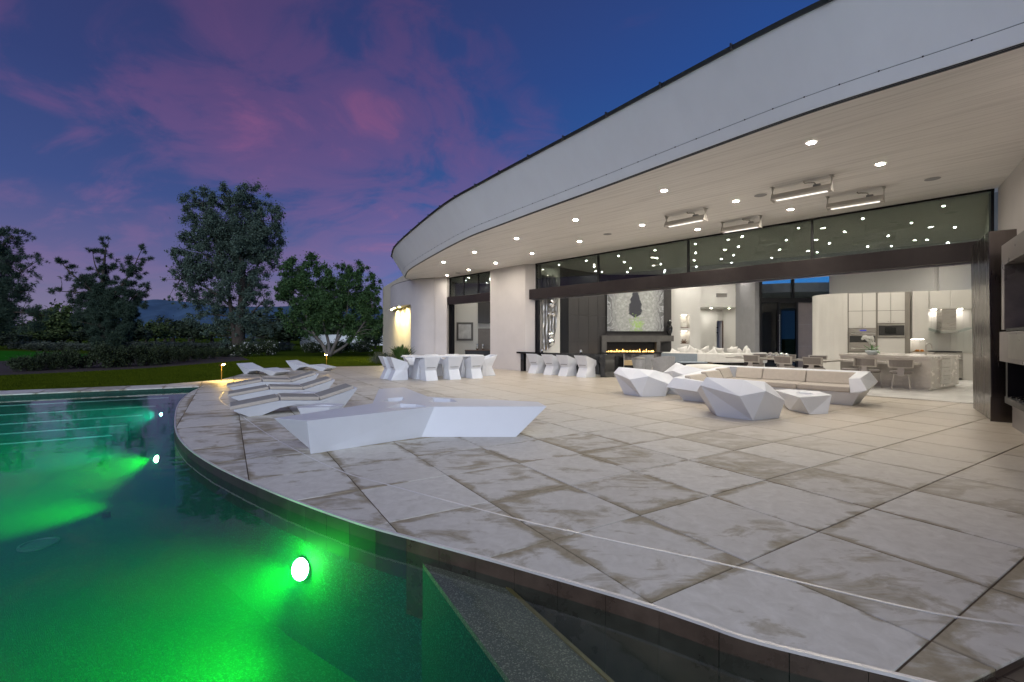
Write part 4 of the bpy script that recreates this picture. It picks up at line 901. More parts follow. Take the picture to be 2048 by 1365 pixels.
# orchid
orc = thing('orchid', 'white orchid in a pale oval bowl on the kitchen island', 'plant', (10.95, 14.15, .936))
m = MB(); m.lathe([(.10, 0), (.17, .07), (.18, .13), (.165, .125), (.10, .10)], 16); m.build('pot', POT, orc, smooth=True)
m = MB()
for i in range(11):
    t = i * 2.4; l = random.uniform(.16, .30); m.loft([[(math.cos(t) * l * s - math.sin(t) * w, math.sin(t) * l * s + math.cos(t) * w, .12 + .16 * s - .25 * s * s * (i % 3) * .5), (math.cos(t) * l * s + math.sin(t) * w, math.sin(t) * l * s - math.cos(t) * w, .12 + .16 * s - .25 * s * s * (i % 3) * .5), (math.cos(t) * l * s, math.sin(t) * l * s, .11 + .16 * s - .25 * s * s * (i % 3) * .5)] for s, w in ((.1, .02), (.5, .045), (.85, .03), (1, .004))])
m.build('leaves', LEAFIN, orc, kind='stuff')
for i in range(4):
    t = 1.9 + i * .8; sp = [(0, 0, .1), (.05 * math.cos(t), .05 * math.sin(t), .36), (.14 * math.cos(t) - .04, .12 * math.sin(t), .54), (.26 * math.cos(t) - .08, .2 * math.sin(t), .50)]
    m = MB(); m.tube(sp, .006, 5); m.build('stem', LEAFIN, orc)
    m = MB()
    for k in range(9):
        s = k / 8; a_, b_ = Vector(sp[1 + (k > 4)]), Vector(sp[2 + (k > 4)]); p = a_.lerp(b_, (s * 2) % 1.0) + Vector((random.uniform(-.04, .04), random.uniform(-.04, .04), random.uniform(-.03, .03)))
        for f_ in range(5):
            an = f_ * 1.257 + k; q = p + Vector((math.cos(an) * .025, -.01, math.sin(an) * .025)); m.ball(q, .024, 6, 1, .35, 1)
    m.build('flowers', PETAL, orc, kind='stuff')
# ---------------------------------------------------------------- interior furniture
def bar_chair(): # T-backed upholstered stool
    t = thing('dining_chair', '', 'chair')
    m = MB(); m.lathe([(.20, .44), (.245, .46), (.25, .50), (.22, .53), (.05, .535)], 18); m.build('seat', TAUPE, t, smooth=True)
    for sx, sy in ((-1, -1), (1, -1), (1, 1), (-1, 1)): m = MB(); m.tube([(sx * .15, sy * .15, .45), (sx * .20, sy * .21, 0)], [.014, .009], 6); m.build('leg', SATIN, t)
    m = MB(); m.prism([(-.07, -.27), (.07, -.27), (.07, -.24), (-.07, -.24)], .40, .66); m.build('back_post', SATIN, t)
    m = MB(); m.loft([[(x, -.29 + .10 * (abs(x) / .27) ** 2, .62), (x * 1.08, -.32 + .10 * (abs(x) / .27) ** 2, .86), (x * 1.08, -.29 + .10 * (abs(x) / .27) ** 2, .86), (x, -.26 + .10 * (abs(x) / .27) ** 2, .62)] for x in np.linspace(-.27, .27, 7)]); bk = m.build('backrest', SATIN, t)
    m = MB(); m.loft([[(x, -.305 + .10 * (abs(x) / .27) ** 2, .645), (x * 1.06, -.332 + .10 * (abs(x) / .27) ** 2, .84), (x * 1.06, -.285 + .10 * (abs(x) / .27) ** 2, .84), (x, -.256 + .10 * (abs(x) / .27) ** 2, .645)] for x in np.linspace(-.24, .24, 7)]); m.build('back_pad', TAUPE, bk)
    return t
bc = bar_chair(); isr = math.atan2(FNN.y, FNN.x) + PI / 2
def face(dx, dy): return math.atan2(dy, dx) - PI / 2
bc.location = (10.82, 12.95, 0); bc.rotation_euler.z = face(.8, .9); bc['label'] = 'taupe T-backed chair nearest the drawer end of the stone island'; bc['group'] = 'taupe dining chairs indoors'
dup(bc, (10.42, 13.55, 0), face(.95, .4), 'taupe T-backed chair in the middle of the island breakfast shelf')
A0, A1 = Vector((8.25, 17.3)), Vector((9.95, 14.35)); AD = (A1 - A0).normalized(); AN = Vector((AD.y, -AD.x)); AN = AN if AN.x < 0 else -AN
dt = thing('indoor_dining_table', 'long silver topped indoor dining table behind the outdoor sofa', 'table', ((A0 + A1) / 2).to_3d(), math.atan2(AD.y, AD.x)); LT = (A1 - A0).length
m = MB(); m.box(-LT / 2, LT / 2, -.5, .5, .71, .75); m.build('tabletop', SATIN, dt, bevel=.008)
for x in (-1, 1): m = MB(); m.prism([(x * LT * .3 - .25, -.3), (x * LT * .3 + .25, -.3), (x * LT * .3 + .25, .3), (x * LT * .3 - .25, .3)], 0, .708, [(x * LT * .3 - .1, -.2), (x * LT * .3 + .1, -.2), (x * LT * .3 + .1, .2), (x * LT * .3 - .1, .2)]); m.build('pedestal', BRONZE, dt)
for k, (u, lb) in enumerate(((1510, 'taupe dining chair at the far left end of the near table side'), (1573, 'taupe dining chair second from the left along the near table side'), (1632, 'taupe dining chair nearest the kitchen along the near table side'))):
    off_ = A0 + AN * .62; rr = (u - 1024) / FPX; t = (rr * off_.y - off_.x) / (AD.x - rr * AD.y); p = off_ + AD * t
    dup(bc, (p.x, p.y, 0), face(-AN.x, -AN.y), lb)
for k, (t, lb) in enumerate(((.5, 'taupe dining chair far left on the kitchen side of the table'), (1.5, 'taupe dining chair in the middle of the kitchen side of the table'), (2.5, 'taupe dining chair on the kitchen side opposite the orchid'))):
    p = A0 + AD * t - AN * .62; dup(bc, (p.x, p.y, 0), face(AN.x, AN.y), lb)
p = A1 + AD * .45; dup(bc, (p.x, p.y, 0), face(-AD.x, -AD.y), 'taupe dining chair at the table end by the island')
cp = thing('centrepiece', 'cluster of chrome balls on the indoor dining table', 'centrepiece', ((A0 + AD * 1.55).to_3d() + Vector((0, 0, .75))))
for i in range(9): m = MB(); t = i * .7; m.ball((math.cos(t) * (.08 + .05 * i) * .7, math.sin(t) * (.08 + .05 * i) * .7, .09 + .03 * (i % 2)), .085, 12); m.build('ball', CHROME, cp, smooth=True)
for k, t in enumerate((.35, .9, 2.3, 2.95)):
    for s_ in (-1, 1):
        p = A0 + AD * t + AN * (.3 * s_); q = tag(MB().lathe([(.02, 0), (.13, .012), (.14, .02), (.02, .01)], 14).build('plate', CHROME), 'round silver plate, %s from the left on the %s side of the indoor table' % (ORD[k], 'near' if s_ > 0 else 'kitchen'), 'plate', 'plates on the indoor table'); q.location = (p.x, p.y, .751)
# lounge: curved white sofa with pillows, ottoman, armchairs
sf = thing('curved_sofa', 'large curved white sofa heaped with pillows in front of the hall', 'sofa', (XU(1440, 20.5), 20.5, 0), R(-8))
def arc(r0, r1, a0, a1, z0, z1, n=14, cy_=2.6):
    m = MB(); m.loft([[(r0 * math.cos(t), cy_ + r0 * math.sin(t), z0), (r1 * math.cos(t), cy_ + r1 * math.sin(t), z0), (r1 * math.cos(t), cy_ + r1 * math.sin(t), z1), (r0 * math.cos(t), cy_ + r0 * math.sin(t), z1)] for t in np.linspace(R(a0), R(a1), n)]); return m
arc(1.6, 2.75, 215, 325, .08, .42).build('seat', OFFWH, sf, bevel=.05); arc(2.55, 2.85, 215, 325, .30, .78).build('backrest', OFFWH, sf, bevel=.06); arc(1.7, 2.7, 216, 324, 0, .078).build('plinth', BLACKM, sf)
arc(2.86, 2.90, 216, 250, .25, .74).build('back_panel', BLUEG, sf)
pm = None
for i in range(15):
    t = R(222 + 7 * i); rad = 2.38 - .55 * (i % 3) * .6
    if pm is None:
        pm = MB(); pm.loft([[(w * x, d_ , w * z) for x, z in [(-.24, -.22), (0, -.19), (.24, -.22), (.21, 0), (.24, .22), (0, .19), (-.24, .22), (-.21, 0)]] for w, d_ in ((.35, -.09), (.8, -.07), (1, 0), (.8, .07), (.35, .09))]); q = pm.build('pillow', OFFWH, smooth=True); pm = q
    else: q = pm.copy(); COL.objects.link(q)
    q.location = sf.matrix_basis @ Vector((rad * math.cos(t), 2.6 + rad * math.sin(t), .70 + .12 * (i % 2))); q.rotation_euler = (random.uniform(-.5, .5), random.uniform(-.6, .6), t + PI / 2 + random.uniform(-.5, .5))
    tag(q, 'white scatter pillow on the curved sofa, %s from its left end' % ORD[i], 'pillow', 'white pillows on the curved sofa')
    # seat keeps below them
ot = tag(MB().lathe([(.70, .0), (.72, .06), (.80, .16), (.80, .34), (.74, .42), (.4, .45), (.01, .455)], 30).build('ottoman', OFFWH, smooth=True), 'big round white ottoman behind the outdoor sofa corner', 'ottoman'); ot.location = (XU(1414, 17.4), 17.4, 0)
tb = thing('coffee_table', 'low black coffee table between ottoman and curved sofa', 'table', (XU(1455, 18.6), 18.6, 0)); m = MB(); m.box(-.75, .75, -.4, .4, .10, .48); m.build('body', GLOSSB, tb); m = MB(); m.box(-.6, .6, -.3, .3, 0, .098); m.build('plinth', BLACKM, tb)
cl = thing('low_cabinet', 'low dark cabinet beside the blue grey end of the curved sofa', 'cabinet', (XU(1385, 18.3), 18.4, 0)); m = MB(); m.box(-.5, .5, -.25, .25, .05, .46); m.build('body', BLACKM, cl); m = MB(); m.box(-.52, .52, -.27, .27, .462, .50); m.build('top', BLUEG, cl)
def armchair():
    t = thing('barrel_armchair', '', 'armchair')
    def ring(r0, z, k): return [(r0 * math.cos(a), r0 * math.sin(a), z(a)) for a in np.linspace(R(200 - 0), R(520), 20)] if False else None
    n = 22; A = np.linspace(R(-70 - 90), R(250 - 90 - 0 - 20), n)
    hz = lambda a: .74 - .20 * (1 - math.cos(a + PI / 2)) * .6
    m = MB(); m.loft([[(.36 * math.cos(a), .36 * math.sin(a), .06), (.44 * math.cos(a), .44 * math.sin(a), .45), (.47 * math.cos(a), .47 * math.sin(a), hz(a)), (.40 * math.cos(a), .40 * math.sin(a), hz(a)), (.34 * math.cos(a), .34 * math.sin(a), .38)] for a in np.linspace(R(-90 - 135), R(-90 + 135), n)]); m.build('shell', GREYF, t, smooth=False, bevel=.01)
    m = MB(); m.lathe([(.30, .06), (.36, .30), (.36, .40), (.30, .44), (.02, .45)], 20); m.build('seat', GREYF, t, smooth=True)
    m = MB(); m.lathe([(.26, 0), (.26, .058)], 20); m.build('base', BLACKM, t); return t
ac = armchair(); ac.location = (XU(1326, 18.6), 18.6, 0); ac.rotation_euler.z = R(10); ac['label'] = 'grey barrel armchair nearer the sofa, right of the steel drum table'; ac['group'] = 'grey armchairs in the lounge'
dup(ac, (XU(1285, 19.9), 19.9, 0), R(25), 'grey barrel armchair behind the steel drum table')
ds = thing('drum_table', 'cylindrical steel side table between the grey armchairs and black bar', 'table', (XU(1279, 18.9), 18.9, 0)); m = MB(); m.lathe([(.20, 0), (.20, .58), (.17, .59)], 20); m.build('body', GREYF, ds, smooth=False); m = MB(); m.lathe([(.215, .592), (.215, .64), (.20, .645)], 20); m.build('top', SATIN, ds)
# black bars
bar = thing('bar_table', 'long black lacquered bar table behind the four white stools', 'table', W(1.65, .12), WROT)
m = MB(); m.box(-2.45, 2.30, -.30, .30, .765, .84); m.build('top', GLOSSB, bar, bevel=.005); m = MB(); m.box(2.05, 2.28, -.28, .28, 0, .763); m.build('end_panel', GLOSSB, bar); m = MB(); m.box(-2.2, -2.0, -.28, .28, 0, .763); m.build('end_panel', GLOSSB, bar); m = MB(); m.box(-1.998, 2.048, .10, .16, .05, .763); m.build('modesty_panel', GLOSSB, bar)
b2 = thing('bar_cabinet', 'black lacquered bar cabinet right of the long bar table', 'cabinet', (XU(1224, 19.4), 19.6, 0), R(32)); m = MB(); m.box(-.42, .42, -.32, .32, 0, .78); m.build('body', GLOSSB, b2); m = MB(); m.box(-.45, .45, -.35, .35, .782, .82); m.build('top', GLOSSB, b2); m = MB(); m.box(.422, .44, -.32, .32, .02, .77); m.build('side_panel', INWALL, b2)
for s_, lb in ((-1.2, 'small chrome shaker standing on the left part of the black bar table'), (.9, 'small chrome cup standing on the right part of the black bar table')):
    p = W(1.65 + s_, .1, .84); q = tag(MB().lathe([(.04, 0), (.06, .05), (.045, .12), (.02, .15)], 12).build('shaker', CHROME, smooth=True), lb, 'shaker'); q.location = p
wb = thing('wood_bench', 'low tan bench in front of the veined fireplace base', 'bench', (XU(1256, 22.4), 22.4, 0)); m = MB(); m.box(-.6, .6, -.25, .25, .14, .36); m.build('seat', TAN, wb, bevel=.03); m = MB(); m.box(-.5, .5, -.2, .2, 0, .138); m.build('plinth', BLACKM, wb)
# ================================================================ LIGHT FITTINGS
def downlight(lens_mat, r):
    t = thing('downlight', '', 'downlight')
    m = MB(); n = 20
    m.loft([[(rr * math.cos(2 * PI * i / n), rr * math.sin(2 * PI * i / n), z) for i in range(n)] for rr, z in ((r * 1.32, -.001), (r * 1.30, -.012), (r * 1.02, -.014), (r, -.004))], False, False); m.build('trim', WHITE, t, fix=False)
    m = MB(); m.add([(r * math.cos(2 * PI * i / n), r * math.sin(2 * PI * i / n), -.006) for i in range(n)], [tuple(range(n - 1, -1, -1))]); m.build('lens', lens_mat, t, fix=False); return t
OUT = [(1623, 285), (1328, 381), (1151, 440), (1033, 477), (949, 504.5), (887, 524.5), (1761, 328), (1472, 402), (1284.5, 450), (1159, 483), (1064, 507), (991, 526), (1581, 419), (1395, 459), (937, 540), (894, 551)]
dl = None
def put_dl(x, y, proto, label, group):
    o = proto if not proto.get('used') else copy_tree(proto)
    proto['used'] = 1; o.location = (x, y, ZC); o['label'] = label; o['group'] = group; return o
od = downlight(LENS, .060)
pts = [D(u, v, FPX * (ZC - HC) / (V0 - v)).xy for u, v in OUT] + [Vector((6.5, 5.14)), Vector((8.3, 6.1))]
dl_names = ['outdoor soffit downlight in the row nearest the roof edge, %s from the camera end' % ORD[k] for k in range(6)] + ['outdoor soffit downlight in the middle row, %s from the camera end' % ORD[k] for k in range(6)] + \
    ['outdoor soffit downlight between the longest heater and the transom glass', 'outdoor soffit downlight between the left pair of heaters', 'outdoor soffit downlight near the far roof tip, before the left window', 'last outdoor soffit downlight, close to the drum wall'] + \
    ['outdoor soffit downlight in the roof edge row, beyond the right edge of the view', 'outdoor soffit downlight in the middle row, beyond the right edge of the view']
for p, nm in zip(pts, dl_names): put_dl(p.x, p.y, od, nm, 'downlights in the outdoor soffit')
idl = downlight(LENSI, .035)
for i, s_ in enumerate(np.arange(.7, 13.6, 1.55)):
    for j, t_ in enumerate((.9, 2.5, 4.1, 5.8, 7.6)):
        ss, tt = s_ + (.55 if j % 2 else -.22) + random.uniform(-.05, .05), t_ + random.uniform(-.05, .05); p = W(ss, -tt)
        if p.y > 22.6 and p.x > 11: continue
        if p.x < 5.0 and p.y > 23: continue
        if p.y > 23.0 or p.x > 17.5: continue
        put_dl(p.x, p.y, idl, 'small recessed downlight in the dark interior ceiling behind the glass', 'downlights in the interior ceiling')
for x, y in ((5.6, 22.6), (7.4, 22.6), (8.7, 23.5), (9.6, 23.4), (10.6, 24.1), (11.6, 24.0), (12.5, 23.9), (13.6, 21.6), (13.2, 16.2), (14.6, 15.6), (16.4, 19.6)): put_dl(x, y, idl, 'small added downlight washing the far interior walls', 'added wall washing downlights')  # extra downlights added to brighten the far walls
for x, y in ((-2.6, 26.0), (-1.2, 25.4), (-1.5, 27.1), (.1, 25.6)): put_dl(x, y, idl, 'small recessed downlight in the side room ceiling', 'downlights in the side room')
hx0 = XU(1425, 25.8)
for x in (hx0, hx0 + 1.0):
    q = copy_tree(idl); q.location = (x, 26.0, 3.088); q['label'] = 'small recessed downlight in the low hall ceiling'; q['group'] = 'downlights in the hall'
HOODL = emit('hood_lens', (1, .82, .42), 2200); hl = downlight(HOODL, .06)
for k, (x, y) in enumerate(((-7.35, 29.0), (-6.72, 27.75), (-7.9, 30.6))):  # the last one is added to spread light along the recess wall
    o = hl if k == 0 else copy_tree(hl); o.location = (x, y, 3.30); o['label'] = 'yellow downlight under the rounded hood at the left end of the house'; o['group'] = 'yellow hood downlights'
# ceiling speakers and flush discs
for k, (u, v, lb) in enumerate(((1521, 390, 'flat round ceiling speaker left of the longest heater'), (1865, 357, 'small flush round speaker at the right of the soffit'), (1215, 468, 'flush round speaker in the middle of the soffit'), (916, 546, 'flush round detector near the far end of the soffit'))):
    p = D(u, v, FPX * (ZC - HC) / (V0 - v)); q = thing('ceiling_speaker', lb, 'speaker', (p.x, p.y, ZC)); m = MB(); m.lathe([(.15, -.001), (.15, -.008), (.13, -.012)], 24); m.build('rim', SOFFIT, q); m = MB(); m.lathe([(.128, -.012), (.128, -.016), (.01, -.018)], 24); m.build('grille', GREYF, q)
# ceiling heaters
def heater():
    t = thing('patio_heater', '', 'heater')
    m = MB(); L_ = 1.0; m.loft([[(x, -.085, 0), (x, -.12, .025), (x, -.055, .125), (x, .055, .125), (x, .12, .025), (x, .085, 0)] for x in (-L_ / 2, L_ / 2)]); m.build('housing', HEATG, t, bevel=.004)
    m = MB(); m.box(-.43, .43, -.05, .05, -.006, -.001); m.build('lens', HLENS, t)
    for s_ in (-1, 1):
        m = MB(); x = s_ * .5
        m.loft([[(x - .006, -w, z), (x + .006, -w, z), (x + .006, w, z), (x - .006, w, z)] for z, w in ((-.015, .13), (.115, .075), (.165, .022), (.19, .022), (.283, .085))]); m.build('bracket', HEATG, t)
        m = MB(); m.box(x - .03, x + .03, -.09, .09, .284, .289); m.build('fixing_plate', HEATG, t)
    m = MB(); m.box(.20, .32, -.035, .035, .127, .175); m.build('junction_box', GREYF, t)
    m = MB(); m.tube([(.24, 0, .175), (.22, 0, .22), (.12, 0, .245), (.06, 0, .25), (.04, 0, .285)], .014, 6); m.build('conduit', STEEL, t); return t
HZ = 4.36; ht = heater()
for k, (a_, b_, lb) in enumerate((((1545, 403), (1664, 381), 'largest ceiling heater, hung nearest the camera at the front of the soffit'), ((1655, 420), (1768, 402), 'ceiling heater at the far right, hung against the transom glass'), ((1333, 455), (1411, 440), 'ceiling heater at the left of the front pair'), ((1445, 466), (1521, 454), 'ceiling heater overlapping the top of the transom glass in the middle'))):
    p, q = D(*a_, FPX * (HZ - HC) / (V0 - a_[1])), D(*b_, FPX * (HZ - HC) / (V0 - b_[1])); c = (p + q) / 2; d = q - p
    o = ht if k == 0 else copy_tree(ht); o.location = (c.x, c.y, HZ - .0); o.rotation_euler.z = math.atan2(d.y, d.x); o.scale = (d.length / 1.0, 1, 1); o['label'] = lb; o['group'] = 'ceiling heaters'
# path lights
BRASS = mat('brass', (.40, .26, .08), .35, metal=.9); PLENS = emit('path_lens', (1, .64, .14), 900)
def path_light():
    t = thing('path_light', '', 'garden light')
    m = MB(); m.tube([(0, 0, -.04), (0, 0, .50)], .014, 8); m.build('post', BRASS, t)
    m = MB(); m.loft([[(-.05, -.05, .50), (.05, -.05, .50), (.05, .05, .50), (-.05, .05, .50)], [(-.05, -.06, .52), (.16, -.06, .575), (.16, .06, .575), (-.05, .06, .52)], [(-.05, -.06, .545), (.18, -.06, .60), (.18, .06, .60), (-.05, .06, .545)]]); m.build('head', BRASS, t)
    m = MB(); m.add([(.055, -.045, .515), (.14, -.045, .54), (.14, .045, .54), (.055, .045, .515)], [(0, 3, 2, 1)]); m.build('lens', PLENS, t, fix=False); return t
pl = path_light(); p = G(443, 762); pl.location = (p.x, p.y, 0); pl.rotation_euler.z = R(-30); pl['label'] = 'brass garden path light nearest the pool tip, head tilted to the deck'; pl['group'] = 'brass path lights'
p = G(653, 731); o = dup(pl, (p.x, p.y, 0), R(-80), 'brass garden path light beside the far white loungers, under the branching tree')
# ================================================================ OUTDOOR FURNITURE
# faceted lounge chair, coordinates relative to its centre
def lounge_chair():
    t = thing('lounge_chair', '', 'armchair')
    B = [(-.51, -.15, 0), (-.09, -.62, 0), (.51, -.36, 0), (.60, .2, 0), (.1, .6, 0), (-.4, .4, 0)]
    M_ = [(-.78, -.05, .56), (-.37, -.70, .44), (.08, -.72, .53), (.57, -.45, .33), (.82, .2, .36), (.15, .80, .32), (-.62, .5, .40)]
    T_ = [(-.65, .0, .71), (-.16, -.42, .70), (.26, -.34, .66), (.64, .14, .53), (.52, .42, .43), (.02, .66, .37), (-.52, .45, .50)]
    cx_, cy_ = .0, .06
    I_ = [(cx_ + (x - cx_) * .80, cy_ + (y - cy_) * .78, z - .015) for x, y, z in T_]
    S_ = [(cx_ + (x - cx_) * .68, cy_ + (y - cy_) * .66, .27) for x, y, z in T_]
    v = B + M_ + T_ + I_ + S_; b, m_, t_, i_, s_ = 0, 6, 13, 20, 27
    f = [(m_ + 0, m_ + 1, 1), (m_ + 0, 1, 0), (m_ + 1, m_ + 2, 1), (m_ + 2, m_ + 3, 2), (m_ + 2, 2, 1), (m_ + 3, m_ + 4, 3), (m_ + 3, 3, 2), (m_ + 4, m_ + 5, 4), (m_ + 4, 4, 3), (m_ + 5, m_ + 6, 5), (m_ + 5, 5, 4), (m_ + 6, m_ + 0, 0), (m_ + 6, 0, 5), (5, 4, 3, 2, 1, 0)]
    for k in range(7):
        j = (k + 1) % 7; f += [(m_ + k, t_ + k, m_ + j), (m_ + j, t_ + k, t_ + j), (t_ + k, i_ + k, i_ + j, t_ + j), (i_ + k, s_ + k, s_ + j, i_ + j)]
    f.append(tuple(s_ + k for k in range(7)))
    MB().add(v, f).build('shell', WHITE, t, bevel=.006)
    m = MB(); pl_ = [(cx_ + (x - cx_) * .62, cy_ + (y - cy_) * .60) for x, y, z in T_]; m.prism(pl_, .272, .38); m.build('seat_cushion', BEIGE, t, bevel=.025); return t
lc = lounge_chair(); lc.location = (4.30, 8.75, 0); lc['label'] = 'white faceted lounge chair standing nearest the camera, back turned'; lc['group'] = 'white faceted lounge chairs'
o = dup(lc, (3.40, 11.98, 0), R(-14), 'white faceted lounge chair at the left end of the sofa'); o.scale = (.98, .95, .97)
dup(lc, (5.15, 13.35, 0), R(-70), 'white faceted lounge chair half hidden behind the left sofa wing')
# sofa: local x along the glass wall, y towards it
sofa = thing('outdoor_sofa', 'large white faceted L-shaped outdoor sofa with beige cushions', 'sofa', W(8.64, 1.43), WROT)
LX, WY, DP = 3.28, -2.92, 1.12
foot = [(0, 0), (LX, 0), (LX, -DP), (1.08, -DP), (1.08, WY), (0, WY)]
def inset(poly, e):
    n = len(poly); out = []
    for i in range(n):
        p, a, b_ = Vector(poly[i]), Vector(poly[i - 1]), Vector(poly[(i + 1) % n]); d0, d1 = (p - a).normalized(), (b_ - p).normalized()
        n0, n1 = Vector((d0.y, -d0.x)), Vector((d1.y, -d1.x)); bis = (n0 + n1); out.append(p + bis * (e / (1 + n0.dot(n1))))
    return [tuple(p) for p in out]
m = MB(); m.loft([[(x, y, z) for x, y in inset(foot, e)] for z, e in ((0, .20), (.29, .045))]); m.build('base', WHITE, sofa, bevel=.006)
path = [(1.08, WY), (0.0, WY), (0, 0), (LX, 0), (LX, -DP)]
def sweep(path, prof_at):
    P = [Vector(p) for p in path]; rings = []
    for i, p in enumerate(P):
        d0 = (p - P[i - 1]).normalized() if i else (P[1] - p).normalized(); d1 = (P[i + 1] - p).normalized() if i < len(P) - 1 else d0
        n0, n1 = Vector((-d0.y, d0.x)), Vector((-d1.y, d1.x)); bis = (n0 + n1) / (1 + n0.dot(n1))
        rings.append([(p.x + bis.x * o, p.y + bis.y * o, z) for o, z in prof_at(i)])
    return rings
hgt = [.46, .53, .70, .70, .60]
def prof(i):
    h = hgt[i]; return [(-.045, .292), (.075, h - .23), (-.045, h), (-.26, h - .02), (-.20, .292)]
rings = sweep(path, prof)
# taper the two ends into points, as faceted arms
rings[0] = [(x + (0, .02, -.12, -.16, -.02)[k], y, z) for k, (x, y, z) in enumerate(rings[0])]; rings[-1] = [(x + (0, .02, 0, 0, 0)[k], y + (.0, -.03, .10, .16, .02)[k], z) for k, (x, y, z) in enumerate(rings[-1])]
mb = MB()
mb.loft(rings); mb.build('back', WHITE, sofa, bevel=.006)
def cushion(x0, x1, y0, y1, z0, z1, n, par): m = MB(); m.box(x0, x1, y0, y1, z0, z1); return m.build(n, BEIGE, par, bevel=.022)
xs = [.24, 1.09, 2.07, LX - .24]
cushion(.22, 1.06, -1.09, -.22, .293, .41, 'seat_cushion', sofa); cushion(1.08, 2.06, -1.09, -.22, .293, .41, 'seat_cushion', sofa); cushion(2.08, LX - .22, -1.09, -.22, .293, .41, 'seat_cushion', sofa)
cushion(.22, 1.06, -1.96, -1.11, .293, .41, 'seat_cushion', sofa); cushion(.22, 1.06, WY + .22, -1.98, .293, .40, 'seat_cushion', sofa)
def backc(p0, p1, inn, h):
    p0, p1, inn = Vector(p0), Vector(p1), Vector(inn); m = MB()
    m.loft([[(q.x, q.y, .412), ((q + inn * .20).x, (q + inn * .20).y, .412), ((q + inn * .09).x, (q + inn * .09).y, h), ((q - inn * .035).x, (q - inn * .035).y, h)] for q in (p0, p1)]); m.build('back_cushion', BEIGE, sofa, bevel=.02)
for x0, x1 in ((.46, 1.10), (1.115, 2.06), (2.075, LX - .25)): backc((x0, -.24), (x1, -.24), (0, -1), .672)
for y0, y1, h in ((-1.05, -.46, .66), (-1.85, -1.065, .62), (WY + .24, -1.865, .57)): backc((.24, y0), (.24, y1), (1, 0), h)
# low coffee table with a recess
def ptable(name, label, loc, top, bot, z, hole, cat='table', par=None, rz=0):
    t = thing(name, label, cat, loc, rz); n = len(top)
    bm = bmesh.new(); T_ = [bm.verts.new((*p, z)) for p in top]; Bv = [bm.verts.new((*p, 0)) for p in bot]
    for i in range(n):
        j = (i + 1) % n; bm.faces.new((Bv[i], Bv[j], T_[j])); bm.faces.new((Bv[i], T_[j], T_[i]))
    bm.faces.new(Bv[::-1]); ed = [bm.edges.get((T_[i], T_[(i + 1) % n])) for i in range(n)]
    for h in hole:
        c = sum((Vector(p) for p in h), Vector((0, 0))) / len(h); H = [bm.verts.new((*p, z)) for p in h]; Lw = [bm.verts.new((*(c + (Vector(p) - c) * .72), z - .13)) for p in h]; k = len(h)
        for i in range(k): j = (i + 1) % k; bm.faces.new((H[i], H[j], Lw[j], Lw[i]))
        bm.faces.new(Lw); ed += [bm.edges.get((H[i], H[(i + 1) % k])) for i in range(k)]
    bmesh.ops.triangle_fill(bm, use_beauty=True, edges=ed); bmesh.ops.recalc_face_normals(bm, faces=bm.faces)
    me = bpy.data.meshes.new('body'); bm.to_mesh(me); bm.free(); me.materials.append(WHITE); o = bpy.data.objects.new('body', me); COL.objects.link(o); o.parent = t
    b_ = o.modifiers.new('bevel', 'BEVEL'); b_.width = .005; b_.segments = 2; b_.limit_method = 'ANGLE'; b_.angle_limit = R(12); return t
c0 = Vector((5.85, 9.35)); rel = lambda l: [(Vector(p) - c0).to_tuple() for p in l]
ct = ptable('coffee_table', 'low white faceted coffee table with a bowl recess beside the nearest lounge chair', (5.85, 9.35, 0), rel([(5.41, 8.76), (6.25, 9.10), (6.42, 9.72), (6.05, 10.15), (5.62, 9.98)]), rel([(5.50, 9.0), (5.62, 8.80), (6.02, 8.87), (6.2, 9.6), (5.75, 9.8)])[1:] + rel([(5.55, 9.3)]), .33, [rel([(5.80, 9.15), (6.02, 9.22), (6.10, 9.50), (5.92, 9.62), (5.74, 9.45)])])
o = dup(ct, (4.30, 12.0, 0), R(60), 'low white faceted table squeezed between the left lounge chair and the sofa'); o.scale = (.7, .7, .9)
ct['group'] = o['group'] = 'low white tables by the sofa'
# big three armed planter bench
bx, by = -1.6, 7.0; rb = lambda l: [(x - bx, y - by) for x, y in l]
ZB = .43
top = [(-3.02, 5.90), (-2.52, 5.72), (-1.15, 6.90), (.52, 6.92), (.42, 7.42), (-1.46, 8.08), (-2.24, 9.62), (-2.66, 9.30), (-2.17, 7.24)]
bot = [(-2.66, 6.10), (-2.51, 5.80), (-1.32, 6.80), (.06, 6.80), (.10, 7.25), (-1.56, 7.90), (-2.22, 9.1), (-2.4, 8.95), (-2.05, 7.30)]
def hp_(u, v): p = G(u, v, ZB); return (p.x, p.y)
h1 = [hp_(*q) for q in ((764, 804), (775, 797), (806, 794.5), (808, 799), (797, 803.5))]
h2 = [hp_(*q) for q in ((772, 816), (800, 807.5), (832, 809), (856, 813), (830, 815.5))]
h3 = [hp_(*q) for q in ((857, 804), (866, 796), (901, 798), (916, 804), (890, 805))]
pbench = ptable('planter_bench', 'huge white three armed faceted bench with three bowl recesses on the deck', (bx, by, 0), rb(top), rb(bot), ZB, [rb(h1), rb(h2), rb(h3)], 'bench')
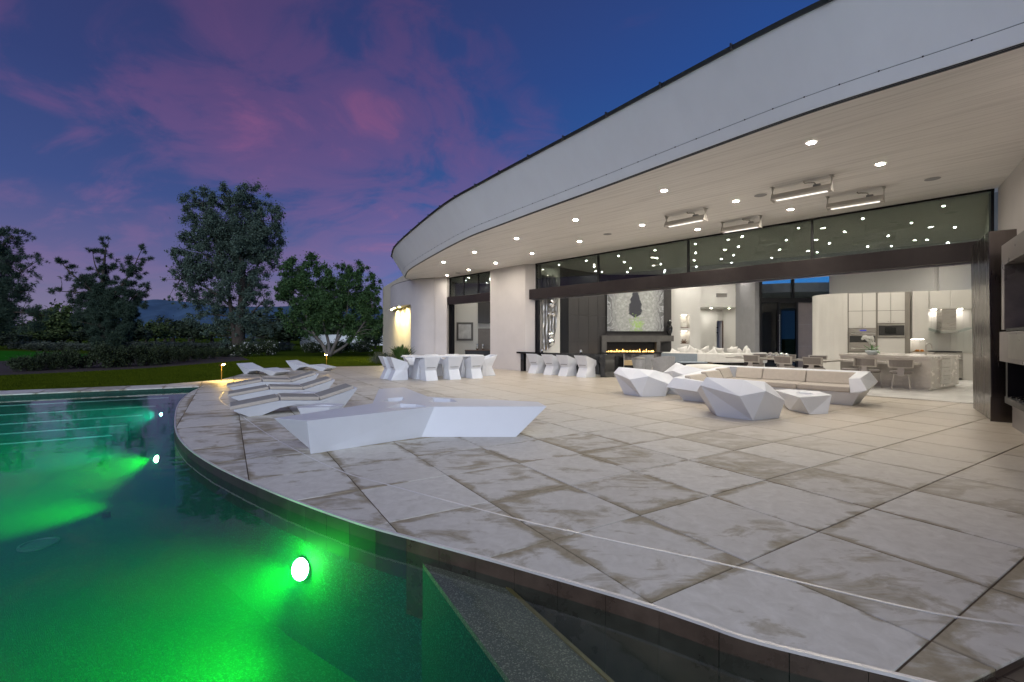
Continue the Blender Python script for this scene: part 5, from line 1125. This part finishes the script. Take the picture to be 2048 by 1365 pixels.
# loungers: x along the length (foot 0 -> head), y across
def lounger(cushions):
    t = thing('sun_lounger', '', 'sun lounger')
    S = [(0, .15, .125), (.23, .185, 0), (.45, .22, 0), (.75, .265, .12), (1.05, .245, .175), (1.46, .215, .125), (1.74, .30, 0), (1.90, .345, 0), (2.16, .43, .40)]
    m = MB(); m.loft([[(x, .0, zt), (x, .70, zt), (x - (.0), .70 - .42 * (zt - zb), zb), (x, .42 * (zt - zb), zb)] for x, zt, zb in S]); m.build('frame', WHITE, t, bevel=.004)
    if cushions:
        for x0, x1, z0, z1 in ((-.06, .735, .142, .262), (.755, 1.44, .266, .219), (1.46, 2.10, .222, .405)):
            m = MB(); d = Vector((x1 - x0, z1 - z0)).normalized(); nx, nz = -d.y, d.x; a_, b_ = Vector((x0, z0 + .004)), Vector((x1, z1 + .004))
            m.loft([[(p.x, y, p.y), (p.x + nx * .065, y, p.y + nz * .065)] [::1] for y in ()] or [[(a_.x, .02, a_.y), (a_.x, .68, a_.y), (a_.x + nx * .065, .68, a_.y + nz * .065), (a_.x + nx * .065, .02, a_.y + nz * .065)], [(b_.x, .02, b_.y), (b_.x, .68, b_.y), (b_.x + nx * .065, .68, b_.y + nz * .065), (b_.x + nx * .065, .02, b_.y + nz * .065)]])
            cb_ = m.build('cushion', BEIGE, t, bevel=.014)
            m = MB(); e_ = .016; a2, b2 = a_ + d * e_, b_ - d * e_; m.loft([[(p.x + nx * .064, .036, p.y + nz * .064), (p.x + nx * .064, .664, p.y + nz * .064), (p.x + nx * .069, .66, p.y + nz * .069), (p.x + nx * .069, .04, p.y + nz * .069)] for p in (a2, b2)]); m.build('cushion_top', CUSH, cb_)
    return t
LA = math.atan2(TA.y, TA.x); lg = lounger(True); base_l = Vector((-5.0, 8.37)); stp = Vector((-1.165, 1.86))
labs = ['white sun lounger with grey cushions nearest the pool and planter bench', 'white cushioned sun lounger in the middle of its row of three', 'white cushioned sun lounger at the back of its row of three']
st0 = ptable('side_table', 'small white faceted side table with an oval recess by the nearest cushioned lounger', (0, 0, 0), [(-.30, -.14), (-.20, -.30), (.30, -.20), (.46, -.04), (.40, .22), (-.12, .30)], [(-.20, -.10), (-.15, -.20), (.20, -.16), (.34, .0), (.30, .14), (-.08, .2)], .25, [[(-.06, -.04), (.10, -.12), (.27, -.06), (.28, .06), (.08, .10)]])
for k in range(3):
    p = base_l + stp * k; o = lg if k == 0 else copy_tree(lg); o.location = (p.x, p.y, 0); o.rotation_euler.z = LA; o['label'] = labs[k]; o['group'] = 'white sun loungers'
    q = Vector((-3.45, 8.25)) + stp * k; s_ = st0 if k == 0 else copy_tree(st0); s_.location = (q.x, q.y, 0); s_['group'] = 'small side tables by the loungers'
    if k: s_['label'] = ['', 'small white side table between the first and second cushioned loungers', 'small white side table between the second and third cushioned loungers'][k]
lb = lounger(False); lb.location = (-8.72, 18.35, 0); lb.rotation_euler.z = R(157); lb['label'] = 'bare white sun lounger, left one of the back pair by the lawn'; lb['group'] = 'white sun loungers'
dup(lb, (-7.85, 20.85, 0), R(163), 'bare white sun lounger beside the far path light, right one of the back pair')
# dining chairs (faceted hourglass shell). local: back towards -y
def faz_chair():
    t = thing('garden_chair', '', 'chair')
    def ring(z, wb, wf, yb, yf, zf=None, ys=None): return None
    B = [(-.21, -.33, 0), (.21, -.33, 0), (.24, .10, 0), (.23, .27, 0), (-.23, .27, 0), (-.24, .10, 0)]
    Wv = [(-.20, -.17, .34), (.20, -.17, .34), (.25, .08, .36), (.23, .24, .36), (-.23, .24, .36), (-.25, .08, .36)]
    T_ = [(-.29, -.36, .80), (.29, -.36, .80), (.30, .22, .62), (.26, .29, .46), (-.26, .29, .46), (-.30, .22, .62)]
    I_ = [(-.245, -.31, .795), (.245, -.31, .795), (.255, .19, .61), (.22, .27, .455), (-.22, .27, .455), (-.255, .19, .61)]
    S_ = [(-.20, -.19, .44), (.20, -.19, .44), (.22, .17, .44), (.21, .26, .44), (-.21, .26, .44), (-.22, .17, .44)]
    v = B + Wv + T_ + I_ + S_; f = [tuple(range(5, -1, -1))]
    for r_ in range(4):
        for k in range(6):
            j = (k + 1) % 6; a_ = r_ * 6; f += [(a_ + k, a_ + j, a_ + 6 + j, a_ + 6 + k)] if k == 0 or r_ > 1 else [(a_ + k, a_ + j, a_ + 6 + j), (a_ + k, a_ + 6 + j, a_ + 6 + k)]
    f.append(tuple(24 + k for k in range(6)))
    MB().add(v, f).build('shell', WHITE, t, bevel=.006)
    m = MB(); m.prism([(-.15, -.236), (.15, -.236), (.15, -.20), (-.15, -.20)], .425, .45); m.build('handhold', GREYF, t); return t
fz = faz_chair(); tc0 = Vector((-2.52, 17.10)); used = [0]
def put_chair(p, facing, label, group='white faceted garden chairs'):
    o = fz if not used[0] else copy_tree(fz); used[0] = 1; o.location = (p[0], p[1], 0); o.rotation_euler.z = face(facing.x, facing.y); o['label'] = label; o['group'] = group
for k, lb_ in enumerate(('left', 'middle', 'right')): put_chair(tc0 + TA * (-.88 + .86 * k) - TB * .80, TB + TA * (.0), 'white faceted chair, back turned, %s of three on the near table side' % lb_)
for k, lb_ in enumerate(('left', 'middle', 'right')): put_chair(tc0 + TA * (-.88 + .86 * k) + TB * .80, -TB, 'white faceted chair across the garden table, %s of the far side three' % lb_)
put_chair(tc0 - TA * 1.72 + TB * -.12, TA, 'white faceted chair at the left head of the garden table'); put_chair(tc0 - TA * 1.80 + TB * .55, TA, 'white faceted chair half hidden behind the left head of the garden table'); put_chair(tc0 + TA * 1.70 - TB * .1, -TA, 'white faceted chair at the right head of the garden table by the column')
gt = thing('garden_table', 'long white faceted garden dining table in front of the house column', 'table', (tc0.x, tc0.y, 0), LA)
m = MB(); m.prism([(-1.50, -.30), (-1.38, -.55), (1.38, -.55), (1.50, -.3), (1.50, .3), (1.38, .55), (-1.38, .55), (-1.50, .3)], .76, .80); m.build('tabletop', WHITE, gt, bevel=.006)
for s_ in (-1, 1): m = MB(); m.prism([(s_ * .85 - .3, -.32), (s_ * .85 + .3, -.32), (s_ * .85 + .3, .32), (s_ * .85 - .3, .32)], 0, .758, [(s_ * .85 - .14, -.2), (s_ * .85 + .14, -.2), (s_ * .85 + .14, .2), (s_ * .85 - .14, .2)]); m.build('pedestal', WHITE, gt)
for k, (u, v) in enumerate(((1066, 747), (1097, 750), (1127, 752.5), (1164, 755))):
    p = G(u, v).xy + NV * .24; put_chair(p, NV, 'white faceted chair at the black bar table, %s' % ('first from the column', 'second from the column', 'third from the column', 'nearest the black table end')[k])
# ================================================================ PLANTS
def leaf_mat(name, c0, c1, rough=.6):
    m, nt, b, L = principled(name); b.inputs['Roughness'].default_value = rough; b.inputs['Specular IOR Level'].default_value = .25
    g = nd(nt, 'ShaderNodeNewGeometry'); n = nd(nt, 'ShaderNodeTexNoise', inp={'Scale': .7, 'Detail': 4}); L(g.outputs['Position'], n.inputs['Vector'])
    f = math_n(nt, 'ADD', math_n(nt, 'MULTIPLY', g.outputs['Random Per Island'], .55), math_n(nt, 'MULTIPLY', n.outputs[0], .5)); r = ramp(nt, [(.2, c0), (.8, c1)]); L(f, r.inputs[0]); L(r.outputs[0], b.inputs['Base Color'])
    b.inputs['Subsurface Weight'].default_value = 0; return m
L_EUC = leaf_mat('grey_green_leaf', (.040, .062, .050), (.092, .135, .10)); L_PINE = leaf_mat('pine_needle', (.022, .042, .030), (.055, .088, .058)); L_BROAD = leaf_mat('dark_leaf', (.022, .052, .018), (.060, .12, .040))
L_SHRUB = leaf_mat('shrub_leaf', (.020, .031, .013), (.046, .066, .028)); L_MID = leaf_mat('olive_leaf', (.035, .055, .016), (.085, .12, .035)); L_FAR = leaf_mat('far_leaf', (.022, .036, .020), (.050, .070, .036)); L_GREY = leaf_mat('grey_shrub_leaf', (.05, .06, .045), (.10, .12, .085))
BARK = mat('dark_bark', (.045, .035, .028), .95, var=.4, scale=6, stretch=(1, 1, .2), bump=.6, bscale=14); BARKP = mat('pale_bark', (.115, .105, .10), .9, var=.25, scale=5, stretch=(1, 1, .3), bump=.4, bscale=20)
def leaves(name, C, rad, n, size, material, parent=None, base=None, droop=.0, long=2.0, seed=1, flat=0):
    """n leaf quads (bent pairs of triangles) scattered in clumps C (k,3) with radii rad (k,)"""
    g = np.random.default_rng(seed); C = np.asarray(C); rad = np.asarray(rad)
    w = rad ** 2; idx = g.choice(len(C), n, p=w / w.sum()); d = g.normal(size=(n, 3)); d /= np.linalg.norm(d, axis=1)[:, None]
    P = C[idx] + d * (rad[idx] * np.abs(g.normal(size=n)) * .62)[:, None]
    ax = g.normal(size=(n, 3)) + d * .6; ax[:, 2] -= droop; ax /= np.linalg.norm(ax, axis=1)[:, None]
    up = g.normal(size=(n, 3)); up[:, 2] += .6; sd_ = np.cross(ax, up); sd_ /= np.linalg.norm(sd_, axis=1)[:, None] + 1e-9
    s = (size * (.6 + .8 * g.random(n)))[:, None]
    V = np.stack([P - ax * s * long * .5, P + sd_ * s * .5, P + ax * s * long * .5, P - sd_ * s * .5], 1).reshape(-1, 3)
    F = np.arange(4 * n).reshape(-1, 4)
    if base is not None and parent is not None: V = V - np.array(base)
    return raw_mesh(name, V, F, 4, material, parent)
def needles(name, C, rad, n, length, material, parent, base, seed=1):
    """tufts: from each tuft centre a fan of thin blades"""
    g = np.random.default_rng(seed); C = np.asarray(C); rad = np.asarray(rad); w = rad ** 2; idx = g.choice(len(C), n, p=w / w.sum()); d = g.normal(size=(n, 3)); d /= np.linalg.norm(d, axis=1)[:, None]
    P = C[idx] + d * (rad[idx] * g.random(n) ** .5)[:, None]; K = 7
    P = np.repeat(P, K, 0); N = len(P); a = g.normal(size=(N, 3)) + np.repeat(d, K, 0) * .8 + np.array([0, 0, .35]); a /= np.linalg.norm(a, axis=1)[:, None]; sd_ = np.cross(a, g.normal(size=(N, 3))); sd_ /= np.linalg.norm(sd_, axis=1)[:, None]
    l = (length * (.6 + .7 * g.random(N)))[:, None]; V = np.stack([P + sd_ * length * .07, P + a * l, P - sd_ * length * .07], 1).reshape(-1, 3) - np.array(base)
    return raw_mesh(name, V, np.arange(3 * N).reshape(-1, 3), 3, material, parent)
def blobs_px(B, Y, thick=1.0, seed=3, per=9, cl=.42):
    """foliage masses measured in the photo (u, v, radius_px) -> world clumps filling real volumes"""
    g = np.random.default_rng(seed); C = []; Rr = []
    for u, v, r in B:
        c = D(u, v, Y); rw = r * Y / FPX; 
        k = max(4, int(per * (r / 40) ** 1.5))
        for _ in range(k):
            d = g.normal(size=3); d /= np.linalg.norm(d); q = d * rw * g.random() ** .4
            C.append((c.x + q[0], Y + q[1] * thick + g.normal() * .2, c.z + q[2])); Rr.append(rw * cl * (.6 + .6 * g.random()))
    return np.array(C), np.array(Rr)
def limb_tubes(paths, name, material, parent, base, n=7):
    m = MB()
    for p, r in paths:
        p = smooth_curve([Vector(q) - Vector(base) for q in p], 4); k = len(p); m.tube(p, [r[0] + (r[1] - r[0]) * (i / (k - 1)) for i in range(k)], n)
    return m.build(name, material, parent, smooth=True)
def twigs(C, anchors, g, parent, base, material, step=3, r=.03):
    m = MB(); A = np.array(anchors)
    for c in C[::step]:
        dd = np.linalg.norm(A - c, axis=1) + (A[:, 2] > c[2]) * 1.5; a = Vector(A[dd.argmin()]); c = Vector(c); mid = a.lerp(c, .5) + Vector((g.normal() * .15, g.normal() * .15, .12)); m.tube([a - Vector(base), mid - Vector(base), c - Vector(base)], [r, r * .6, r * .2], 5)
    return m.build('branches', material, parent, kind='stuff')
def path_pts(paths, n=14):
    out = []
    for p, r in paths:
        c = smooth_curve([Vector(q) for q in p], 5); out += [tuple(q) for q in c[2:]]
    return out
gg = np.random.default_rng(5)
# big grey-green tree
Y = 45; B0 = D(478, 708, Y); base = (B0.x, B0.y, -.05)
t = thing('large_tree', 'tallest tree, grey green and loose crowned, in the middle of the garden edge', 'tree', base)
blob = [(452, 392, 30), (400, 408, 32), (505, 400, 32), (540, 440, 34), (470, 430, 48), (520, 475, 46), (410, 455, 40), (375, 425, 18), (556, 465, 18), (445, 490, 55), (372, 520, 34), (350, 500, 16), (400, 545, 40), (350, 560, 20), (372, 590, 26), (345, 600, 14), (500, 525, 42), (545, 510, 24), (470, 565, 45), (420, 600, 34), (510, 585, 32), (395, 635, 24), (440, 640, 28), (485, 640, 32), (525, 625, 26), (415, 660, 16), (455, 680, 18), (540, 655, 22), (500, 670, 22), (385, 480, 30), (338, 540, 10), (565, 430, 10)]
C, Rr = blobs_px(blob, Y, 1.0, 4, 34, .27)
limbs = [([D(478, 710, Y), D(481, 640, Y), D(486, 560, Y), D(478, 480, Y), D(470, 400, Y)], (.52, .05)), ([D(470, 708, Y - .3), D(466, 650, Y), D(452, 560, Y - .5), D(430, 470, Y), D(405, 410, Y)], (.26, .04)), ([D(482, 600, Y), D(512, 540, Y + .6), D(535, 470, Y)], (.18, .03)), ([D(470, 620, Y), D(420, 580, Y - .5), D(365, 555, Y)], (.15, .03)), ([D(484, 650, Y), D(510, 620, Y - .4), D(530, 600, Y)], (.12, .03)), ([D(455, 560, Y), D(410, 510, Y + .5), D(370, 490, Y)], (.12, .02))]
limb_tubes(limbs, 'trunk', BARK, t, base); twigs(C, path_pts(limbs), gg, t, base, BARK, 5, .045); leaves('crown', C, Rr, 190000, .075, L_EUC, t, base, .5, 2.4, 8)
# pine in the middle left
def pine(name, label, Y, foot_uv, blob, limbs_px, seed, n, ln, r0=.42):
    Bp = D(foot_uv[0], foot_uv[1], Y); base = (Bp.x, Bp.y, -.05); t = thing(name, label, 'tree', base); C, Rr = blobs_px(blob, Y, 1.0, seed, 26, .30)
    limbs = [([D(u, v, Y + gg.normal() * .25 * (i > 0)) for i, (u, v) in enumerate(l)], r) for l, r in limbs_px]; limb_tubes(limbs, 'trunk', BARK, t, base); twigs(C, path_pts(limbs), gg, t, base, BARK, 3, .045); needles('crown', C, Rr, n, ln, L_PINE, t, base, seed); return t
pine('pine_tree', 'open crowned dark pine tree with three leading tops left of the tallest tree', 50, (204, 703), [(205, 560, 20), (216, 582, 22), (200, 602, 24), (180, 632, 20), (232, 602, 22), (257, 592, 18), (206, 628, 28), (212, 510, 13), (203, 545, 14), (250, 630, 24), (150, 610, 14), (225, 560, 14), (275, 545, 14), (212, 490, 14), (195, 505, 12), (180, 500, 10), (205, 530, 17), (185, 545, 14), (225, 517, 9), (285, 500, 12), (272, 525, 16), (290, 520, 9), (262, 550, 18), (240, 540, 12), (248, 575, 22), (285, 575, 12), (298, 572, 7), (120, 520, 10), (128, 530, 11), (145, 540, 13), (165, 555, 16), (135, 555, 8), (190, 580, 26), (150, 585, 14), (120, 578, 9), (100, 583, 9), (215, 610, 30), (170, 615, 20), (260, 615, 24), (285, 605, 12), (190, 645, 28), (235, 650, 30), (265, 645, 18), (165, 650, 18), (215, 680, 26), (275, 590, 12), (195, 665, 24), (250, 672, 20)],
     [([(204, 706), (203, 640), (205, 580), (208, 530), (212, 495)], (.42, .04)), ([(204, 620), (235, 580), (262, 545), (282, 502)], (.16, .03)), ([(204, 600), (170, 570), (140, 545), (120, 522)], (.13, .03)), ([(204, 590), (150, 585), (105, 582)], (.10, .02)), ([(204, 640), (250, 610), (290, 575)], (.12, .02)), ([(203, 560), (190, 530), (185, 503)], (.09, .02))], 21, 19000, .30)
pine('pine_tree', 'dark pine tree cut by the left edge of the picture', 56, (-30, 705), [(30, 475, 20), (50, 480, 12), (15, 500, 24), (40, 510, 18), (20, 535, 26), (70, 520, 14), (85, 522, 12), (60, 540, 16), (-20, 480, 30), (-15, 530, 34), (20, 570, 28), (50, 575, 20), (65, 570, 10), (-10, 590, 34), (20, 605, 30), (50, 600, 16), (72, 560, 10), (-40, 560, 40), (30, 630, 26), (70, 628, 22), (100, 630, 14), (-10, 640, 36), (60, 650, 20), (-50, 620, 40)],
     [([(-30, 708), (-28, 640), (-20, 560), (0, 500), (25, 470)], (.5, .05)), ([(-25, 600), (20, 560), (75, 522)], (.16, .03)), ([(-27, 640), (30, 625), (95, 632)], (.15, .03)), ([(-25, 610), (15, 595), (55, 580)], (.12, .03))], 22, 16000, .33)
# branching pale barked tree by the path light
Y = 36; B0 = D(656, 711, Y); base = (B0.x, B0.y, -.05); t = thing('branching_tree', 'low spreading tree with several pale trunks beside the house', 'tree', base)
blob = [(575, 570, 24), (560, 590, 16), (650, 625, 30), (630, 635, 26), (735, 610, 26), (758, 580, 12), (680, 600, 26), (600, 655, 20), (700, 670, 20), (755, 665, 16), (590, 540, 26), (625, 530, 24), (655, 555, 26), (600, 575, 34), (570, 545, 14), (640, 590, 34), (690, 545, 20), (720, 545, 20), (740, 565, 20), (705, 580, 32), (745, 595, 22), (665, 620, 34), (610, 615, 32), (575, 600, 20), (720, 625, 32), (750, 630, 20), (690, 650, 26), (640, 650, 24), (590, 645, 22), (560, 620, 14), (745, 655, 18), (715, 660, 20), (762, 610, 10), (617, 665, 14)]
C, Rr = blobs_px(blob, Y, 1.15, 9, 34, .32)
limbs = [([D(655, 712, Y), D(645, 690, Y), D(620, 655, Y - .3), D(605, 600, Y), D(590, 550, Y)], (.17, .03)), ([D(657, 712, Y), D(657, 685, Y + .3), D(645, 640, Y), D(640, 580, Y)], (.16, .03)), ([D(660, 712, Y), D(672, 685, Y - .3), D(690, 650, Y), D(700, 560, Y)], (.16, .03)), ([D(660, 710, Y), D(690, 692, Y), D(715, 665, Y - .4), D(745, 620, Y)], (.13, .03)), ([D(650, 695, Y), D(630, 670, Y + .5), D(600, 640, Y)], (.10, .02)), ([D(672, 685, Y), D(680, 640, Y + .5), D(668, 590, Y)], (.10, .02)), ([D(640, 685, Y), D(616, 662, Y), D(580, 640, Y)], (.09, .02))]
limb_tubes(limbs, 'trunk', BARKP, t, base); twigs(C, path_pts(limbs), gg, t, base, BARKP, 5, .03); leaves('crown', C, Rr, 140000, .065, L_BROAD, t, base, .35, 2.6, 12)
# rounded shrubs, built once and copied
def shrub_proto(name, label, material, n, size, seed, flowers=0, cat='shrub', sq=1.0):
    t = thing(name, label, cat); g = np.random.default_rng(seed); C = []; Rr = []
    for _ in range(34):
        a = g.random() * 2 * PI; r = .62 * g.random() ** .5; C.append((r * math.cos(a), r * math.sin(a), (.18 + .62 * g.random() * (1 - .45 * r)) * sq)); Rr.append(.20 + .08 * g.random())
    leaves('foliage', C, Rr, n, size, material, t, None, -.2, 2.0, seed)
    m = MB()
    for k in range(7): c = C[k * 4]; m.tube([(c[0] * .15, c[1] * .15, 0), (c[0] * .5, c[1] * .5, c[2] * .5), c], [.025, .016, .006], 5)
    m.build('stems', BARK, t, kind='stuff')
    if flowers:
        Cf = [(c[0] * 1.12, c[1] * 1.12, c[2] * 1.06) for c in C]; o = leaves('flowers', Cf, [.17] * len(Cf), flowers, .05, PETAL, t, None, 0, 1.1, seed + 1); o['kind'] = 'stuff'
    return t
sp = shrub_proto('rounded_shrub', '', L_SHRUB, 9000, .035, 31); first = [1]
def place(proto, x, y, sc, rz, label, group, flag, z=-.03):
    o = proto if flag[0] else copy_tree(proto); flag[0] = 0; o.location = (x, y, z); o.scale = sc; o.rotation_euler.z = rz; o['label'] = label; o['group'] = group; return o
for u, v, wpx, top_v, lb in ((30, 748, 75, 713, 'low dark shrub at the left picture edge, bordering the lawn'), (82, 745, 60, 703, 'dark shrub second from the left, before the bright green'), (115, 744, 62, 697, 'dark shrub under the white post'), (192, 741, 92, 686, 'largest rounded dark shrub at the lawn edge below the middle pine'), (272, 737, 74, 688, 'dark shrub right of the largest rounded one'), (318, 733, 62, 690, 'dark shrub in the middle of the row by the lawn'), (356, 729, 56, 691, 'dark shrub left of the two rightmost in the row'), (398, 724, 56, 694, 'second dark shrub from the right end of the row'), (440, 719, 52, 697, 'last dark shrub of the row, nearest the flowers'), (155, 741, 40, 712, 'small dark shrub wedged left of the largest one'), (235, 738, 40, 700, 'dark shrub filling the gap beside the largest one')):
    p = G(u, v - 4, -.03); hh = (v - 4 - top_v) * p.y / FPX; ww = wpx * p.y / FPX / 1.65; place(sp, p.x, p.y + ww * .5, (ww, ww * .9, hh / .88), random.uniform(0, 6), lb, 'dark rounded shrubs along the lawn', first)
fp_ = shrub_proto('flowering_shrub', '', L_SHRUB, 8000, .04, 33, 420); first = [1]
for u, v, wpx, top_v, lb in ((490, 714, 60, 685, 'white flowering shrub at the foot of the tallest tree'), (535, 711, 62, 683, 'white flowering shrub left of the branching tree trunks'), (625, 706, 50, 684, 'white flowering shrub just behind the branching trunks'), (680, 707, 60, 682, 'white flowering shrub right of the branching trunks'), (722, 705, 52, 683, 'white flowering shrub nearest the house wall')):
    p = G(u, v, -.03); hh = (v - top_v) * p.y / FPX; ww = wpx * p.y / FPX / 1.65; place(fp_, p.x, p.y, (ww, ww * .8, hh / .88), random.uniform(0, 6), lb, 'white flowering shrubs in the bed', first)
# plants by the house wall
b1 = shrub_proto('boxy_shrub', 'low clipped grey green bush at the corner of the cream wall', L_GREY, 7000, .03, 35, 0, 'shrub'); p = G(766, 727.5); b1.location = (p.x, p.y, -.03); b1.scale = (.95, .8, .80)
b2 = copy_tree(b1); p = G(786, 727); b2.location = (p.x, p.y + .3, -.03); b2.scale = (.8, .8, .7); b2['label'] = 'second low grey green bush between the clipped bush and garden table'
bp_ = thing('strap_leaf_plant', 'tall green strap leaved plant in front of the cream wall', 'plant', (XU(806, 25.6), 25.4, -.03))
m = MB(); g = np.random.default_rng(40)
for k in range(120):
    a = g.random() * 2 * PI; tl = .15 + .75 * g.random(); h = 1.25 * (.6 + .4 * g.random()); r0 = .25 * g.random(); w = .035 + .02 * g.random(); pa_, pb = math.cos(a), math.sin(a); pts_ = [(r0 * pa_ + tl * pa_ * s ** 1.6 * .8, r0 * pb + tl * pb * s ** 1.6 * .8, h * s * (1 - .22 * tl * s)) for s in (0, .35, .65, .88, 1)]
    ws = (.3, .6, 1, .75, .05); m.loft([[(x - pb * w * q, y + pa_ * w * q, z), (x, y, z - .012), (x + pb * w * q, y - pa_ * w * q, z)] for (x, y, z), q in zip(pts_, ws)], False, False, closed=False)
m.build('leaves', leaf_mat('strap_leaf', (.035, .075, .02), (.09, .15, .045), .4), bp_, kind='stuff', fix=False)
# distant trees, built three ways and copied
def far_tree(label, material, seed, tall):
    t = thing('distant_tree', label, 'tree'); g = np.random.default_rng(seed); C = []; Rr = []
    for _ in range(26): a = g.random() * 2 * PI; r = (.75 if not tall else .40) * g.random() ** .5; C.append((r * math.cos(a), r * math.sin(a), .55 + (1.3 if not tall else 2.2) * g.random() * (1 - .5 * r))); Rr.append(.26 + .14 * g.random())
    leaves('crown', C, Rr, 3200, .085, material, t, None, .1, 1.8, seed)
    m = MB(); m.tube([(0, 0, -.05), (.03, 0, .5), (0, .02, 1.3)], [.09, .06, .02], 6); m.build('trunk', BARK, t); return t
prot = [far_tree('', L_FAR, 51, False), far_tree('', L_MID, 52, False), far_tree('', L_FAR, 53, True)]; fl_ = [[1], [1], [1]]
FT = [(0, 5, 640, 90, 0, 110), (1, 45, 655, 70, 0, 95), (2, 90, 650, 60, 0, 90), (3, 125, 612, 62, 1, 78), (4, 160, 640, 60, 1, 80), (5, 105, 655, 70, 1, 75), (6, 60, 668, 66, 1, 70), (7, 205, 655, 60, 0, 85), (8, 250, 662, 60, 0, 85), (9, 292, 650, 50, 1, 105), (10, 312, 652, 46, 1, 110), (11, 345, 648, 64, 0, 140), (12, 385, 650, 60, 0, 140), (13, 425, 655, 60, 0, 130), (14, 455, 648, 50, 1, 120), (15, 505, 640, 70, 0, 110), (16, 545, 630, 60, 2, 95), (17, 575, 640, 56, 2, 90), (18, 610, 645, 60, 0, 100), (19, 650, 640, 60, 0, 110), (20, 690, 645, 60, 0, 110), (21, 730, 640, 60, 2, 100), (22, 760, 646, 50, 0, 105), (23, 330, 640, 24, 2, 170), (24, 378, 640, 30, 0, 190), (25, 275, 660, 40, 0, 90), (26, 185, 665, 60, 0, 75), (27, 20, 675, 60, 0, 65), (28, 735, 655, 26, 2, 62), (29, 750, 657, 22, 2, 64)]
names = ['dark bushy tree', 'olive green rounded tree', 'slim upright dark tree']
def zone(u):
    for lim, nm in ((95, 'behind the left edge pine'), (300, 'behind the middle pine'), (372, 'left of the tallest tree'), (560, 'behind the tallest tree'), (9999, 'behind the branching tree')):
        if u < lim: return nm
seen_z = {}; FT.sort(key=lambda f: f[1])
for k, u, tv_, wpx, kind, Yd in FT:
    zk = (kind, zone(u)); seen_z[zk] = seen_z.get(zk, 0) + 1
    z1 = ZV(tv_ - 6, Yd); ww = wpx * 1.35 * Yd / FPX / 1.9; hh = (z1 + .3) / (1.95 if kind < 2 else 2.6); x = XU(u, Yd)
    o = place(prot[kind], x, Yd, (ww if kind < 2 else ww * 1.7, ww if kind < 2 else ww * 1.7, hh), random.uniform(0, 6), 'distant %s %s, %s from the left' % (names[kind], zk[1], ORD[seen_z[zk] - 1]), ('dark distant trees', 'olive distant trees', 'upright distant trees')[kind], fl_[kind], -.03)
# low grey shrubs beyond the lawn
gs = shrub_proto('grey_shrub', '', L_GREY, 5000, .045, 61); first = [1]
for k in range(16):
    u = 45 + 34 * k + random.uniform(-8, 8) if k > 1 else 60 + 25 * k; Yd = random.uniform(52, 66); x = XU(u, Yd); s = random.uniform(1.4, 2.4)
    place(gs, x, Yd, (s * 1.5, s, random.uniform(.8, 1.25)), random.uniform(0, 6), 'low grey green shrub across the fairway, %s from the left' % ORD[k], 'low grey shrubs across the fairway', first)
# post, far wall
wp = tag(MB().box(-.05, .05, -.05, .05, 0, .95).build('marker_post', WHITE, bevel=.01), 'short white marker post standing on the bright green', 'post'); p = G(119, 700); wp.location = (p.x, p.y - 8, -.03)
fw = thing('boundary_wall', 'long low white boundary wall far behind the branching tree', 'wall', (XU(680, 95), 95, -.03))
m = MB(); m.seg((XU(588, 95) - XU(680, 95), 3), (XU(775, 90) - XU(680, 95), -5), .3, 0, 2.0); m.build('wall', FASCIA, fw); m = MB(); m.seg((XU(588, 95) - XU(680, 95), 3), (XU(775, 90) - XU(680, 95), -5), .45, 2.002, 2.12); m.build('coping', FASCIA, fw)
# grass blades over the near lawn
def in_poly(P, poly):
    c = np.zeros(len(P), bool); x, y = P[:, 0], P[:, 1]
    for i in range(len(poly)):
        a, b_ = poly[i - 1], poly[i]
        with np.errstate(divide='ignore', invalid='ignore'): c ^= ((a[1] > y) != (b_[1] > y)) & (x < (b_[0] - a[0]) * (y - a[1]) / (b_[1] - a[1]) + a[0])
    return c
def blades():
    g = np.random.default_rng(71); n = 900000; P2 = np.stack([g.uniform(-27, -4.5, n), g.uniform(5, 36, n)], 1)
    keep = ~in_poly(P2, [(p.x, p.y) for p in site]) & ~in_poly(P2, [(p.x, p.y) for p in BEDL]) & (g.random(n) < np.clip(1.5 - np.hypot(P2[:, 0], P2[:, 1]) / 40, .2, 1))
    base_ = P2[keep]; n = len(base_); h = .03 + .03 * g.random(n); an = g.random(n) * 2 * PI; w = .006; ln = g.normal(size=(n, 2)) * .02
    P = np.zeros((n, 3, 3)); P[:, 0, :2] = base_ + np.stack([np.cos(an), np.sin(an)], 1) * w; P[:, 2, :2] = base_ - np.stack([np.cos(an), np.sin(an)], 1) * w; P[:, 1, :2] = base_ + ln; P[:, 1, 2] = h; P[:, :, 2] -= .032
    gm_ = leaf_mat('grass_blade', (.030, .048, .004), (.080, .108, .009)); gm_.node_tree.nodes['Principled BSDF'].inputs['Specular IOR Level'].default_value = 0
    o = raw_mesh('grass', P.reshape(-1, 3), np.arange(3 * n).reshape(-1, 3), 3, gm_); o['kind'] = 'stuff'
blades()
